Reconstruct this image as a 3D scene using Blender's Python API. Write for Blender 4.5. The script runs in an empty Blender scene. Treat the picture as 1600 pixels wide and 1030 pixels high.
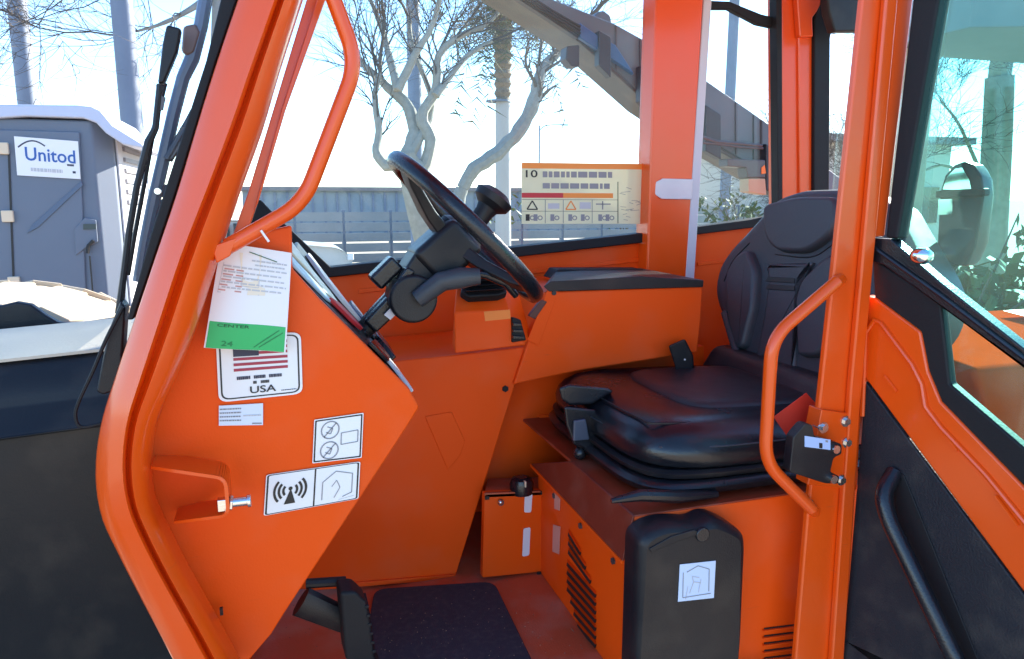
import bpy, math, random
from mathutils import Vector as V, Matrix
random.seed(7)
# ------------------------------------------------------------------ camera, sky, sun, exposure
S = bpy.context.scene
COL = S.collection
GZ = -1.85                       # ground level, measured from the eye (world origin = eye; x rearward along the machine, y across it)
PITCH, YAW, FOC = math.radians(10.0), math.radians(17.8), 26.0
FWD = V((math.sin(YAW)*math.cos(PITCH), math.cos(YAW)*math.cos(PITCH), -math.sin(PITCH)))
RGT = V((math.cos(YAW), -math.sin(YAW), 0))
UPV = RGT.cross(FWD)
cd = bpy.data.cameras.new('camera'); cam = bpy.data.objects.new('camera', cd); COL.objects.link(cam)
cd.lens = FOC; cd.sensor_width = 36; cd.clip_start = 0.02; cd.clip_end = 3000
cam.matrix_world = Matrix((RGT, UPV, -FWD)).transposed().to_4x4()
S.camera = cam
SUN_EL, SUN_AZ = 27.0, 61.0       # azimuth clockwise from +y towards +x
w = bpy.data.worlds.new('World'); S.world = w; w.use_nodes = True
nt = w.node_tree; nt.nodes.clear()
sky = nt.nodes.new('ShaderNodeTexSky'); sky.sky_type = 'NISHITA'; sky.sun_disc = False
sky.sun_elevation = math.radians(SUN_EL); sky.sun_rotation = math.radians(SUN_AZ)
sky.air_density = 1.0; sky.dust_density = .15; sky.ozone_density = 5.0
bg = nt.nodes.new('ShaderNodeBackground'); bg.inputs['Strength'].default_value = 0.12
wo = nt.nodes.new('ShaderNodeOutputWorld')
nt.links.new(sky.outputs[0], bg.inputs[0]); nt.links.new(bg.outputs[0], wo.inputs[0])
ld = bpy.data.lights.new('sun', 'SUN'); sun = bpy.data.objects.new('sun', ld); COL.objects.link(sun)
ld.energy = 5.0; ld.angle = math.radians(0.6); ld.color = (1.0, 0.93, 0.82)
_e, _a = math.radians(SUN_EL), math.radians(SUN_AZ)
SUND = V((math.sin(_a)*math.cos(_e), math.cos(_a)*math.cos(_e), math.sin(_e)))
sun.rotation_euler = SUND.to_track_quat('Z', 'Y').to_euler()
S.view_settings.view_transform = 'Standard'; S.view_settings.look = 'None'
S.view_settings.exposure = 2.2; S.view_settings.gamma = 1.0
S.view_settings.use_curve_mapping = False
S.cycles.max_bounces = 10; S.cycles.transparent_max_bounces = 24; S.cycles.caustics_reflective = False
S.cycles.caustics_refractive = False; S.cycles.use_denoising = True
# ------------------------------------------------------------------ helpers
FPX = 1600*FOC/36.0
def ray(px, py):
    return FWD + RGT*((px-800)/FPX) - UPV*((py-515)/FPX)
def hit(px, py, p0, n):
    d = ray(px, py); return d*(V(p0).dot(V(n))/d.dot(V(n)))
def aY(px, py, y): return hit(px, py, (0, y, 0), (0, 1, 0))
def aX(px, py, x): return hit(px, py, (x, 0, 0), (1, 0, 0))
def aZ(px, py, z): return hit(px, py, (0, 0, z), (0, 0, 1))
def psY(pts, y): return [aY(a, b, y) for a, b in pts]
def rp(pts, r, n=4):
    """polygon with its corners rounded; r a number or one per corner"""
    out = []; m = len(pts)
    for i in range(m):
        p, a, b = V(pts[i]), V(pts[i-1]), V(pts[(i+1) % m])
        ri = r[i] if isinstance(r, (list, tuple)) else r
        if ri <= 0: out.append(p); continue
        da, db = (a-p), (b-p)
        la, lb = da.length, db.length
        k = min(ri, la*.49, lb*.49)
        s, e = p+da*(k/la), p+db*(k/lb)
        for j in range(n+1):
            t = j/n
            out.append(s*(1-t)**2 + p*(2*t*(1-t)) + e*t*t)
    return out
def smooth_path(pts, n=6, closed=False):
    """Catmull-Rom through pts"""
    P = [V(p) for p in pts]; out = []; m = len(P)
    rng = range(m if closed else m-1)
    for i in rng:
        p1, p2 = P[i], P[(i+1) % m]
        p0 = P[i-1] if (i > 0 or closed) else p1*2-p2
        p3 = P[(i+2) % m] if (i+2 < m or closed) else p2*2-p1
        for j in range(n):
            t = j/n
            out.append(.5*((2*p1)+(p2-p0)*t+(2*p0-5*p1+4*p2-p3)*t*t+(3*p1-p0-3*p2+p3)*t**3))
    if not closed: out.append(P[-1])
    return out
class MB:
    def __init__(s): s.v = []; s.f = []; s.m = []
    def add(s, vs, fs, m=0):
        o = len(s.v); s.v += [tuple(x) for x in vs]
        for f in fs: s.f.append([o+i for i in f]); s.m.append(m)
        return s
    def prism(s, pts, vec, m=0, m_side=None):
        pts = [V(p) for p in pts]; vec = V(vec); n = len(pts)
        nn = V((0, 0, 0))
        for i in range(n): nn += pts[i].cross(pts[(i+1) % n])
        if nn.dot(vec) > 0: pts = pts[::-1]
        vs = pts+[p+vec for p in pts]
        s.add(vs, [list(range(n)), list(range(2*n-1, n-1, -1))], m)
        o = len(s.v)-2*n
        for i in range(n):
            j = (i+1) % n
            s.f.append([o+j, o+i, o+i+n, o+j+n]); s.m.append(m if m_side is None else m_side)
        return s
    def box(s, c, sx, sy, sz, ax=None, m=0):
        ax = ax or (V((1, 0, 0)), V((0, 1, 0)), V((0, 0, 1)))
        c = V(c); X, Y, Z = ax[0]*sx/2, ax[1]*sy/2, ax[2]*sz/2
        vs = [c-X-Y-Z, c+X-Y-Z, c+X+Y-Z, c-X+Y-Z, c-X-Y+Z, c+X-Y+Z, c+X+Y+Z, c-X+Y+Z]
        return s.add(vs, [(0, 3, 2, 1), (4, 5, 6, 7), (0, 1, 5, 4), (1, 2, 6, 5), (2, 3, 7, 6), (3, 0, 4, 7)], m)
    def loft(s, rings, m=0, caps=True, closed=True):
        n = len(rings[0]); o = len(s.v)
        for r in rings: s.v += [tuple(p) for p in r]
        for k in range(len(rings)-1):
            for i in range(n if closed else n-1):
                j = (i+1) % n
                s.f.append([o+k*n+i, o+k*n+j, o+(k+1)*n+j, o+(k+1)*n+i]); s.m.append(m)
        if caps:
            s.f.append([o+i for i in range(n-1, -1, -1)]); s.m.append(m)
            s.f.append([o+(len(rings)-1)*n+i for i in range(n)]); s.m.append(m)
        return s
    def tube(s, path, r, n=10, m=0, flat=1.0, up=None):
        P = [V(p) for p in path]; k = len(P)
        R = r if isinstance(r, (list, tuple)) else [r]*k
        T = [(P[min(i+1, k-1)]-P[max(i-1, 0)]).normalized() for i in range(k)]
        a = up or (V((0, 0, 1)) if abs(T[0].z) < .9 else V((1, 0, 0)))
        N = (V(a)-T[0]*T[0].dot(V(a))).normalized(); rings = []
        for i in range(k):
            N = (N-T[i]*T[i].dot(N)).normalized(); B = T[i].cross(N)
            rings.append([P[i]+(N*math.cos(2*math.pi*j/n)+B*math.sin(2*math.pi*j/n)*flat)*R[i] for j in range(n)])
        return s.loft(rings, m)
    def cyl(s, p, q, r, n=20, m=0, r2=None):
        return s.tube([p, q], [r, r if r2 is None else r2], n, m)
    def ball(s, c, r, sc=(1, 1, 1), n=14, m=0):
        c = V(c); rings = []
        for k in range(1, 8):
            a = math.pi*k/8
            rings.append([c+V((r*sc[0]*math.sin(a)*math.cos(2*math.pi*j/n), r*sc[1]*math.sin(a)*math.sin(2*math.pi*j/n), r*sc[2]*math.cos(a))) for j in range(n)])
        return s.loft(rings[::-1], m)
    def build(s, name, mats, parent=None, bevel=0, seg=2, ang=32, fix=True):
        me = bpy.data.meshes.new(name); me.from_pydata(s.v, [], s.f)
        mats = mats if isinstance(mats, (list, tuple)) else [mats]
        for m in mats: me.materials.append(m)
        me.polygons.foreach_set('material_index', s.m); me.validate()
        if fix:
            import bmesh
            b = bmesh.new(); b.from_mesh(me); bmesh.ops.recalc_face_normals(b, faces=b.faces); b.to_mesh(me); b.free()
        me.shade_smooth(); me.set_sharp_from_angle(angle=math.radians(ang))
        for p in me.polygons:
            if p.loop_total > 8: p.use_smooth = False
        o = bpy.data.objects.new(name, me); COL.objects.link(o)
        if parent is not None:
            o.parent = parent
            if parent.type == 'EMPTY' or parent.parent: o.matrix_parent_inverse = parent_inv(parent)
        if bevel:
            b = o.modifiers.new('bevel', 'BEVEL'); b.width = bevel; b.segments = seg; b.limit_method = 'ANGLE'; b.angle_limit = math.radians(35); b.harden_normals = True
        return o
def parent_inv(p):
    m = Matrix.Translation(p.location)
    q = p.parent
    return (m if q is None else m).inverted() if p.type == 'EMPTY' else Matrix()
def empty(name, loc, label, cat, group=None):
    o = bpy.data.objects.new(name, None); COL.objects.link(o); o.location = loc; o.empty_display_size = .1
    return tag(o, label, cat, group)
def tag(o, label=None, cat=None, group=None, kind=None):
    for k, x in (('label', label), ('category', cat), ('group', group), ('kind', kind)):
        if x: o[k] = x
    return o
# ------------------------------------------------------------------ materials
def mat(name, col, rough=.5, metal=0, coat=0, var=0, vscale=6, bump=0, bscale=200, spec=.5, dust=0, rvar=0, scuff=0):
    m = bpy.data.materials.new(name); m.use_nodes = True; n = m.node_tree; b = n.nodes['Principled BSDF']
    b.inputs['Base Color'].default_value = (*col, 1); b.inputs['Roughness'].default_value = rough
    b.inputs['Metallic'].default_value = metal; b.inputs['Coat Weight'].default_value = coat; b.inputs['Coat Roughness'].default_value = .12
    b.inputs['Specular IOR Level'].default_value = spec
    tc = n.nodes.new('ShaderNodeTexCoord')
    def noise(sc, det=5):
        t = n.nodes.new('ShaderNodeTexNoise'); t.inputs['Scale'].default_value = sc; t.inputs['Detail'].default_value = det
        n.links.new(tc.outputs['Object'], t.inputs['Vector']); return t
    last = None
    if var:
        t = noise(vscale); mx = n.nodes.new('ShaderNodeMix'); mx.data_type = 'RGBA'
        mx.inputs[6].default_value = (*[c*(1-var) for c in col], 1); mx.inputs[7].default_value = (*[min(1, c*(1+var)) for c in col], 1)
        n.links.new(t.outputs['Fac'], mx.inputs[0]); last = mx.outputs[2]
    if dust:
        t = noise(vscale*2.3, 8); rmp = n.nodes.new('ShaderNodeMapRange'); rmp.inputs['From Min'].default_value = .48; rmp.inputs['From Max'].default_value = .8
        rmp.inputs['To Max'].default_value = dust
        n.links.new(t.outputs['Fac'], rmp.inputs['Value'])
        mx = n.nodes.new('ShaderNodeMix'); mx.data_type = 'RGBA'; mx.inputs[7].default_value = (.42, .34, .25, 1)
        if last: n.links.new(last, mx.inputs[6])
        else: mx.inputs[6].default_value = (*col, 1)
        n.links.new(rmp.outputs[0], mx.inputs[0]); last = mx.outputs[2]
    if scuff:
        mp = n.nodes.new('ShaderNodeMapping'); mp.inputs['Scale'].default_value = (5, 5, 70); mp.inputs['Rotation'].default_value = (.35, .5, .2)
        t = n.nodes.new('ShaderNodeTexNoise'); t.inputs['Scale'].default_value = 3.0; t.inputs['Detail'].default_value = 3
        n.links.new(tc.outputs['Object'], mp.inputs[0]); n.links.new(mp.outputs[0], t.inputs['Vector'])
        t2 = noise(2.2, 4); r1 = n.nodes.new('ShaderNodeMapRange'); r1.inputs['From Min'].default_value = .70; r1.inputs['From Max'].default_value = .76
        r2 = n.nodes.new('ShaderNodeMapRange'); r2.inputs['From Min'].default_value = .5; r2.inputs['From Max'].default_value = .7; r2.inputs['To Max'].default_value = scuff
        n.links.new(t.outputs['Fac'], r1.inputs['Value']); n.links.new(t2.outputs['Fac'], r2.inputs['Value'])
        sp = noise(420, 1); r3 = n.nodes.new('ShaderNodeMapRange'); r3.inputs['From Min'].default_value = .78; r3.inputs['From Max'].default_value = .84; r3.inputs['To Max'].default_value = .35
        n.links.new(sp.outputs['Fac'], r3.inputs['Value'])
        mu = n.nodes.new('ShaderNodeMath'); mu.operation = 'MULTIPLY'; n.links.new(r1.outputs[0], mu.inputs[0]); n.links.new(r2.outputs[0], mu.inputs[1])
        ma = n.nodes.new('ShaderNodeMath'); ma.operation = 'MAXIMUM'; n.links.new(mu.outputs[0], ma.inputs[0]); n.links.new(r3.outputs[0], ma.inputs[1])
        mx = n.nodes.new('ShaderNodeMix'); mx.data_type = 'RGBA'; mx.inputs[7].default_value = (min(1, col[0]*.45+.06), col[1]*.5+.05, .045, 1)
        if last: n.links.new(last, mx.inputs[6])
        else: mx.inputs[6].default_value = (*col, 1)
        n.links.new(ma.outputs[0], mx.inputs[0]); last = mx.outputs[2]
    if last: n.links.new(last, b.inputs['Base Color'])
    if rvar:
        t = noise(vscale*1.7, 6); rmp = n.nodes.new('ShaderNodeMapRange'); rmp.inputs['To Min'].default_value = max(.02, rough-rvar); rmp.inputs['To Max'].default_value = min(1, rough+rvar)
        n.links.new(t.outputs['Fac'], rmp.inputs['Value']); n.links.new(rmp.outputs[0], b.inputs['Roughness'])
    if bump:
        t = noise(bscale, 3); bp = n.nodes.new('ShaderNodeBump'); bp.inputs['Strength'].default_value = bump; bp.inputs['Distance'].default_value = .002
        n.links.new(t.outputs['Fac'], bp.inputs['Height']); n.links.new(bp.outputs[0], b.inputs['Normal'])
    return m
def glass(name, tint, refl=.5, smear=.0):
    m = bpy.data.materials.new(name); m.use_nodes = True; n = m.node_tree; n.nodes.clear()
    o = n.nodes.new('ShaderNodeOutputMaterial'); t = n.nodes.new('ShaderNodeBsdfTransparent'); t.inputs[0].default_value = (*tint, 1)
    g = n.nodes.new('ShaderNodeBsdfGlossy'); g.inputs['Roughness'].default_value = .0
    fr = n.nodes.new('ShaderNodeFresnel'); fr.inputs[0].default_value = 1.5
    mu = n.nodes.new('ShaderNodeMath'); mu.operation = 'MULTIPLY'; mu.inputs[1].default_value = refl
    mx = n.nodes.new('ShaderNodeMixShader')
    n.links.new(fr.outputs[0], mu.inputs[0]); n.links.new(mu.outputs[0], mx.inputs[0]); n.links.new(t.outputs[0], mx.inputs[1]); n.links.new(g.outputs[0], mx.inputs[2])
    last = mx
    if smear:
        d = n.nodes.new('ShaderNodeBsdfTranslucent'); d.inputs[0].default_value = (.8, .82, .8, 1)
        d2 = n.nodes.new('ShaderNodeBsdfDiffuse'); d2.inputs[0].default_value = (.8, .8, .78, 1)
        a = n.nodes.new('ShaderNodeMixShader'); a.inputs[0].default_value = .5; n.links.new(d.outputs[0], a.inputs[1]); n.links.new(d2.outputs[0], a.inputs[2])
        tc = n.nodes.new('ShaderNodeTexCoord'); nz = n.nodes.new('ShaderNodeTexNoise'); nz.inputs['Scale'].default_value = 3.5; nz.inputs['Detail'].default_value = 7
        n.links.new(tc.outputs['Object'], nz.inputs['Vector'])
        r = n.nodes.new('ShaderNodeMapRange'); r.inputs['From Min'].default_value = .35; r.inputs['From Max'].default_value = .8; r.inputs['To Max'].default_value = smear
        n.links.new(nz.outputs['Fac'], r.inputs['Value'])
        m2 = n.nodes.new('ShaderNodeMixShader'); n.links.new(r.outputs[0], m2.inputs[0]); n.links.new(mx.outputs[0], m2.inputs[1]); n.links.new(a.outputs[0], m2.inputs[2]); last = m2
    n.links.new(last.outputs[0], o.inputs[0]); return m
ORA = mat('orange_paint', (.78, .082, .003), .3, coat=.35, spec=.4, var=.05, vscale=3, bump=.05, bscale=260, dust=.06, scuff=.5, rvar=.06)
ORAI = mat('orange_powder_coat', (.80, .080, .003), .48, spec=.18, var=.07, vscale=3, bump=.14, bscale=420, dust=.10, scuff=.6, rvar=.08)
ORAF = mat('worn_orange_floor_paint', (.48, .088, .030), .6, scuff=.8, var=.14, vscale=5, bump=.3, bscale=300, dust=.35)
LID = mat('shaded_cover_maroon', (.16, .022, .010), .5, var=.15, bump=.1, dust=.1)  # shade on the lid cover is put into this dark maroon
BLK = mat('black_plastic', (.009, .0095, .013), .4, spec=.35, var=.2, bump=.25, bscale=500, rvar=.14, dust=.05, scuff=.12)
BLKG = mat('glossy_black_vinyl', (.008, .0095, .014), .25, spec=.5, var=.2, bump=.22, bscale=320, rvar=.10, dust=.03)
VIN = mat('black_seat_vinyl', (.016, .018, .023), .4, spec=.45, var=.2, bump=.5, bscale=300, rvar=.12, dust=.05)
VIN2 = mat('charcoal_seat_vinyl', (.036, .043, .054), .46, spec=.45, var=.12, bump=.3, bscale=420, rvar=.08)
RUB = mat('black_rubber', (.008, .0085, .011), .6, spec=.3, var=.2, bump=.2)
MATM = mat('ribbed_rubber_mat', (.030, .033, .045), .8, spec=.3, var=.12, vscale=40, bump=.5, bscale=420, dust=.06)
TRIM = mat('dark_door_trim', (.012, .013, .019), .58, spec=.35, var=.25, vscale=9, bump=.6, bscale=330, dust=.07, rvar=.1, scuff=.12)
STEEL = mat('zinc_steel', (.72, .72, .72), .24, metal=1, var=.1)
DSTEEL = mat('dark_steel', (.09, .09, .1), .45, metal=.6, var=.2)
WHT = mat('white_vinyl', (.78, .78, .78), .4, var=.02, vscale=9)
PAPER = mat('white_paper', (.80, .79, .80), .8, var=.02)
PAPER_SUN = mat('sun_patch_on_paper', (.80, .70, .56), .8, var=.03)
GREENP = mat('green_sticker_film', (.015, .42, .12), .4, var=.06)
INK = mat('black_ink', (.012, .012, .013), .5)
INKG = mat('grey_ink', (.25, .25, .27), .6)
INKL = mat('pale_grey_ink', (.5, .5, .52), .6)
RED = mat('red_print', (.50, .025, .035), .5)
REDP = mat('red_card', (.62, .035, .015), .55, var=.05)
NAVY = mat('navy_print', (.018, .022, .055), .5)
BLUE = mat('blue_print', (.02, .10, .36), .5)
YEL = mat('cream_placard', (.80, .73, .42), .6, var=.03)
ORP = mat('orange_print', (.80, .26, .04), .5)
REFL = mat('pale_reflective_tape', (.70, .70, .76), .3, var=.03)
PALE = mat('pale_grey_seal', (.55, .55, .60), .5, var=.05)
FOIL = mat('wrinkled_plastic_film', (.62, .58, .62), .3, coat=.3, var=.1, bump=.6, bscale=40)
COWLSUN = mat('sunlit_cowl_top', (.52, .45, .36), .7, var=.12, vscale=5, bump=.2)  # pale colour stands in for sunlight on the black cowl top
GLS = glass('cab_glass', (.92, .98, .985), .22, .04)
TGL = glass('teal_door_glass', (.58, .97, .92), .45, .045)
WGL = glass('windshield_glass', (.95, .985, .99), .4, .02)
TOI = mat('blue_grey_polyethylene', (.125, .155, .205), .55, var=.05, bump=.1)
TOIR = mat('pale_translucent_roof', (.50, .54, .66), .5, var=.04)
TOIS = mat('sunlit_toilet_side', (.50, .50, .52), .6, var=.05)  # paler than the cabin: sunlight on the side is put in the colour
CREAM = mat('cream_plastic', (.70, .56, .40), .6, var=.05)
TYRE = mat('tan_tyre', (.50, .42, .30), .85, var=.15, vscale=9, bump=.5, bscale=60)  # tan all over, tread and lugs alike
BARK = mat('pale_bark', (.30, .29, .25), .9, var=.3, vscale=14, bump=1, bscale=60)
BARK2 = mat('grey_brown_bark', (.24, .25, .24), .9, var=.3, vscale=14, bump=1, bscale=40)
TWIG = mat('twig', (.10, .085, .07), .9)
PALMB = mat('palm_bark', (.22, .17, .12), .95, var=.35, vscale=20, bump=1, bscale=30)
FROND = mat('dry_frond', (.13, .12, .05), .8, var=.3)
LEAF = mat('leaf_green', (.06, .10, .025), .7, var=.4, vscale=2)
GALV = mat('grey_blue_pole_paint', (.15, .19, .26), .6, var=.15)
CONC = mat('pale_concrete', (.42, .41, .40), .85, var=.12, vscale=.8, bump=.3, bscale=20)
FENC = mat('grey_fence_board', (.26, .27, .28), .8, var=.2, vscale=2)
WALLB = mat('pale_stucco', (.50, .46, .40), .9, var=.08, vscale=1, bump=.2, bscale=40)
ROOFG = mat('grey_roof_sheet', (.18, .17, .18), .6, var=.1)
TAN = mat('tan_plaster', (.42, .30, .20), .85, var=.08)
BOOMB = mat('boom_grey_paint', (.10, .155, .19), .5, var=.2, vscale=3, dust=.12)
BOOMD = mat('boom_dark_steel', (.012, .018, .034), .45, var=.2, vscale=4)
CARP = mat('silver_car_paint', (.55, .56, .56), .3, coat=.5)
CGL = mat('dark_car_glass', (.02, .03, .035), .08, spec=.8)
# ------------------------------------------------------------------ print: decals and lettering
_tc = {}
def text_mesh(s):
    if s not in _tc:
        c = bpy.data.curves.new('lettering', 'FONT'); c.body = s; c.resolution_u = 3; c.size = 1; c.offset = .012
        o = bpy.data.objects.new('lettering', c)
        me = bpy.data.meshes.new_from_object(o)
        vs = [v.co.copy() for v in me.vertices]; fs = [list(p.vertices) for p in me.polygons]
        x0, x1 = min(v.x for v in vs), max(v.x for v in vs); y0, y1 = min(v.y for v in vs), max(v.y for v in vs)
        _tc[s] = ([((v.x-x0)/(x1-x0), 1-(v.y-y0)/(y1-y0)) for v in vs], fs)
        bpy.data.objects.remove(o); bpy.data.curves.remove(c); bpy.data.meshes.remove(me)
    return _tc[s]
class Decal:
    """flat print on a quad given by its four corners TL TR BR BL; u to the right, v down, 0..1"""
    def __init__(s, c, n, thick=.0008, bend=None):
        s.c = [V(x) for x in c]; s.n = V(n).normalized(); s.b = MB(); s.k = thick; s.bend = bend
    def p(s, u, v, l=0):
        a, b, c, d = s.c
        q = (a*(1-u)+b*u)*(1-v)+(d*(1-u)+c*u)*v
        if s.bend: q = q+s.n*s.bend(u, v)
        return q+s.n*(s.k+l*.00035)
    def poly(s, pts, m, l=1): s.b.add([s.p(u, v, l) for u, v in pts], [list(range(len(pts)))], m); return s
    def rect(s, u0, v0, u1, v1, m, l=1): return s.poly([(u0, v0), (u1, v0), (u1, v1), (u0, v1)], m, l)
    def base(s, m=0, r=0, inset=0):
        i = inset
        pts = [(i, i), (1-i, i), (1-i, 1-i), (i, 1-i)]
        if r: pts = [(q.x, q.y) for q in rp([V((a, b, 0)) for a, b in pts], r, 5)]
        if inset == 0:
            s.b.prism([s.p(u, v, 0) for u, v in pts], -s.n*s.k, m)
        else: s.poly(pts, m, 1+inset*20)
        return s
    def line(s, pts, wd, m, l=2, asp=1.0):
        for (u0, v0), (u1, v1) in zip(pts, pts[1:]):
            du, dv = (u1-u0), (v1-v0)*asp; L = math.hypot(du, dv) or 1
            ou, ov = -dv/L*wd/2, du/L*wd/2/asp
            s.poly([(u0+ou, v0+ov), (u1+ou, v1+ov), (u1-ou, v1-ov), (u0-ou, v0-ov)], m, l)
        return s
    def ring(s, cu, cv, r0, r1, m, a0=0, a1=360, asp=1.0, l=2, n=20):
        for i in range(n):
            p = []
            for r, k in ((r0, i), (r1, i), (r1, i+1), (r0, i+1)):
                a = math.radians(a0+(a1-a0)*k/n); p.append((cu+r*math.cos(a), cv-r*math.sin(a)/asp))
            s.poly(p, m, l)
        return s
    def text(s, t, u0, v0, u1, v1, m, l=3):
        vs, fs = text_mesh(t)
        s.b.add([s.p(u0+(u1-u0)*x, v0+(v1-v0)*y, l) for x, y in vs], fs, m); return s
    def scribble(s, u0, v0, u1, v1, rows, m, l=2, fill=.5, seed=1):
        """rows of small print: short dashes too small to read"""
        R = random.Random(seed); h = (v1-v0)/rows
        for r in range(rows):
            u = u0
            while u < u1-.01:
                L = R.uniform(.02, .07)*(u1-u0)*2
                s.rect(u, v0+r*h, min(u+L, u1), v0+r*h+h*fill, m, l); u += L+.02*(u1-u0)
        return s
    def build(s, name, mats, parent=None): return s.b.build(name, mats, parent, fix=False)
def quadY(px, y): return psY(px, y)
NY = V((0, -1, 0))
# ================================================================== SETTING: ground
b = MB(); N = 40
def gz(x, y): return GZ
b.add([(-900, -300, GZ), (900, -300, GZ), (900, 1500, GZ), (-900, 1500, GZ)], [(0, 1, 2, 3)])
SAND = mat('dry_dirt', (.40, .32, .23), .95, var=.3, vscale=1.2, bump=.8, bscale=25)
tag(b.build('ground', SAND), kind='structure')
b = MB(); R = random.Random(3)
for i in range(2600):                                   # loose stones, mostly round the machine
    x, y = R.uniform(-6, 6), R.uniform(-1, 9); r = R.uniform(.006, .03)
    k = R.uniform(0, 6)
    pts = [V((x+r*math.cos(k+a)*R.uniform(.7, 1.2), y+r*math.sin(k+a)*R.uniform(.7, 1.2), GZ-.002)) for a in (0, 1.3, 2.5, 3.8, 5.1)]
    top = [p.lerp(V((x, y, 0)), .4)+V((0, 0, 0)) for p in pts]
    top = [V((q.x, q.y, GZ+r*.6)) for q in top]
    b.loft([pts, top])
tag(b.build('loose_stones', mat('stone', (.36, .30, .23), .9, var=.3)), kind='stuff')
# ================================================================== TELEHANDLER
M = empty('telehandler', (0.4, 1.4, GZ), 'orange telehandler seen through its open cab door, boom behind the cab', 'telehandler')
YA = .93                                                # plane of the door opening
def part(mb, name, mats, parent=M, **k): return mb.build(name, mats, parent, **k)
# --- front pillar: a stepped channel swept down the edge of the door opening
st = [((382, -30), (443, -30), (482, -30)), ((338, 100), (395, 105), (437, 110)), ((310, 190), (364, 195), (409, 205)), ((277, 300), (322, 305), (371, 310)), ((245, 395), (284, 402), (338, 412)),
      ((210, 500), (250, 505), (305, 515)), ((180, 590), (220, 596), (272, 595)), ((161, 650), (203, 650), (246, 650)), ((151, 705), (195, 700), (236, 690)), ((150, 760), (195, 750), (232, 735)),
      ((160, 812), (204, 797), (237, 785)), ((183, 862), (224, 845), (258, 833)), ((215, 925), (256, 907), (290, 897)), ((257, 1005), (301, 988), (338, 982)), ((300, 1090), (346, 1072), (383, 1066))]
rings = []
for l, mm, r in st:
    L, Mx, Rr = [V((*q, 0)) for q in (l, mm, r)]
    def q(t): return L.lerp(Rr, t)
    prof = [(L, .08), (L, .030), (L.lerp(Mx, .05), .022), (L.lerp(Mx, .5), .010), (L.lerp(Mx, .94), .000), (Mx, .004), (Mx.lerp(Rr, .10), .022), (Mx.lerp(Rr, .20), .020),
            (Mx.lerp(Rr, .30), .006), (Mx.lerp(Rr, .66), .014), (Mx.lerp(Rr, .88), .026), (Rr, .046), (Rr, .075)]
    # depth is added along y with the point kept on its own place in the door plane
    rings.append([aY(a.x, a.y, YA+min(d, .047))+V((0, max(0, d-.047), 0)) for a, d in prof])
rs = []
for i in range(len(rings[0])): rs.append(smooth_path([r[i] for r in rings], 3))
rings = [[rs[i][k] for i in range(len(rs))] for k in range(len(rs[0]))]
part(MB().loft(rings), 'front_pillar', ORA, ang=50)
# inner window post beside it
b = MB()
b.prism(psY([(488, -30), (519, -30), (446, 170), (402, 318), (388, 360), (352, 400), (388, 300)], 1.04), (0, .05, 0))
b.prism(psY([(505, -30), (519, -30), (447, 170), (403, 318), (396, 330), (440, 170)], 1.034), (0, .01, 0))
part(b, 'window_post', ORA, bevel=.003)
# black seal on the outside edge of the windshield, and the windshield
b = MB(); b.prism(psY([(352, -30), (380, -30), (336, 100), (275, 300), (208, 500), (198, 500), (236, 365), (270, 258), (322, 95)], .975), (0, .03, 0))
part(b, 'windshield_seal', RUB, bevel=.002)
w0, w1 = aY(360, -30, 1.0), aY(205, 505, 1.0)
b = MB(); b.prism([w0, w1, V((w1.x-.02, 1.72, w1.z)), V((w0.x-.02, 1.72, w0.z))], (.005, 0, 0)); part(b, 'windshield', WGL)
# --- roof, sills and hidden shell
b = MB(); b.prism([(-.0, .93, .62), (1.5, .93, .62), (1.5, 1.80, .62), (-.0, 1.80, .62)], (0, 0, .07)); part(b, 'roof', ORA, bevel=.02)
b = MB(); b.prism([(-.0, .95, .585), (1.45, .95, .585), (1.45, .99, .585), (-.0, .99, .585)], (0, 0, .04)); part(b, 'roof_rail', ORA, bevel=.004)
FZ = -.80
b = MB(); b.prism([(-.02, .94, FZ), (1.5, .94, FZ), (1.5, 1.8, FZ), (-.12, 1.8, FZ), (-.12, 1.2, FZ)], (0, 0, -.05)); part(b, 'cab_floor', ORAF, bevel=.003)
b = MB(); b.box((.95, 1.45, -1.05), 1.7, .58, .36); part(b, 'chassis', DSTEEL, bevel=.01)
# --- right side wall, its black belt and the window
YW = 1.75
b = MB()
b.prism(psY([(380, 350), (455, 393), (511, 434), (1005, 379), (1090, 366), (1330, 330), (1330, 760), (560, 820), (380, 640)], YW), (0, .03, 0))
part(b, 'side_wall', ORAI, bevel=.002)
b = MB(); b.prism(psY([(560, 452), (1000, 402), (1000, 409), (560, 459)], YW-.004), (0, .004, 0)); b.prism(psY([(1090, 410), (1330, 380), (1330, 386), (1090, 416)], YW-.004), (0, .004, 0)); part(b, 'wall_crease', ORAI, bevel=.0015)
b = MB(); b.prism(psY([(385, 320), (407, 312), (431, 337), (517, 418), (653, 403), (1010, 364), (1008, 379), (700, 414), (511, 434), (455, 393), (385, 352)], YW-.02), (0, .05, 0)); part(b, 'belt_seal', RUB, bevel=.003)
b = MB(); b.prism(psY([(1080, 356), (1330, 322), (1330, 337), (1080, 368)], YW-.02), (0, .05, 0)); part(b, 'rear_belt_seal', RUB, bevel=.003)
b = MB(); b.prism(psY([(395, -60), (1040, -60), (1010, 372), (517, 424), (395, 320)], YW+.005), (0, .005, 0)); part(b, 'side_window', GLS)
b = MB(); b.prism(psY([(1085, -60), (1230, -60), (1228, 344), (1072, 364)], YW+.005), (0, .005, 0)); part(b, 'quarter_window', GLS)
b = MB(); b.prism(psY([(1090, 0), (1140, 2), (1190, 22), (1222, 30), (1222, 46), (1185, 38), (1140, 14), (1092, 14)], YW-.015), (0, .02, 0)); part(b, 'window_top_seal', RUB, bevel=.003)
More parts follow.
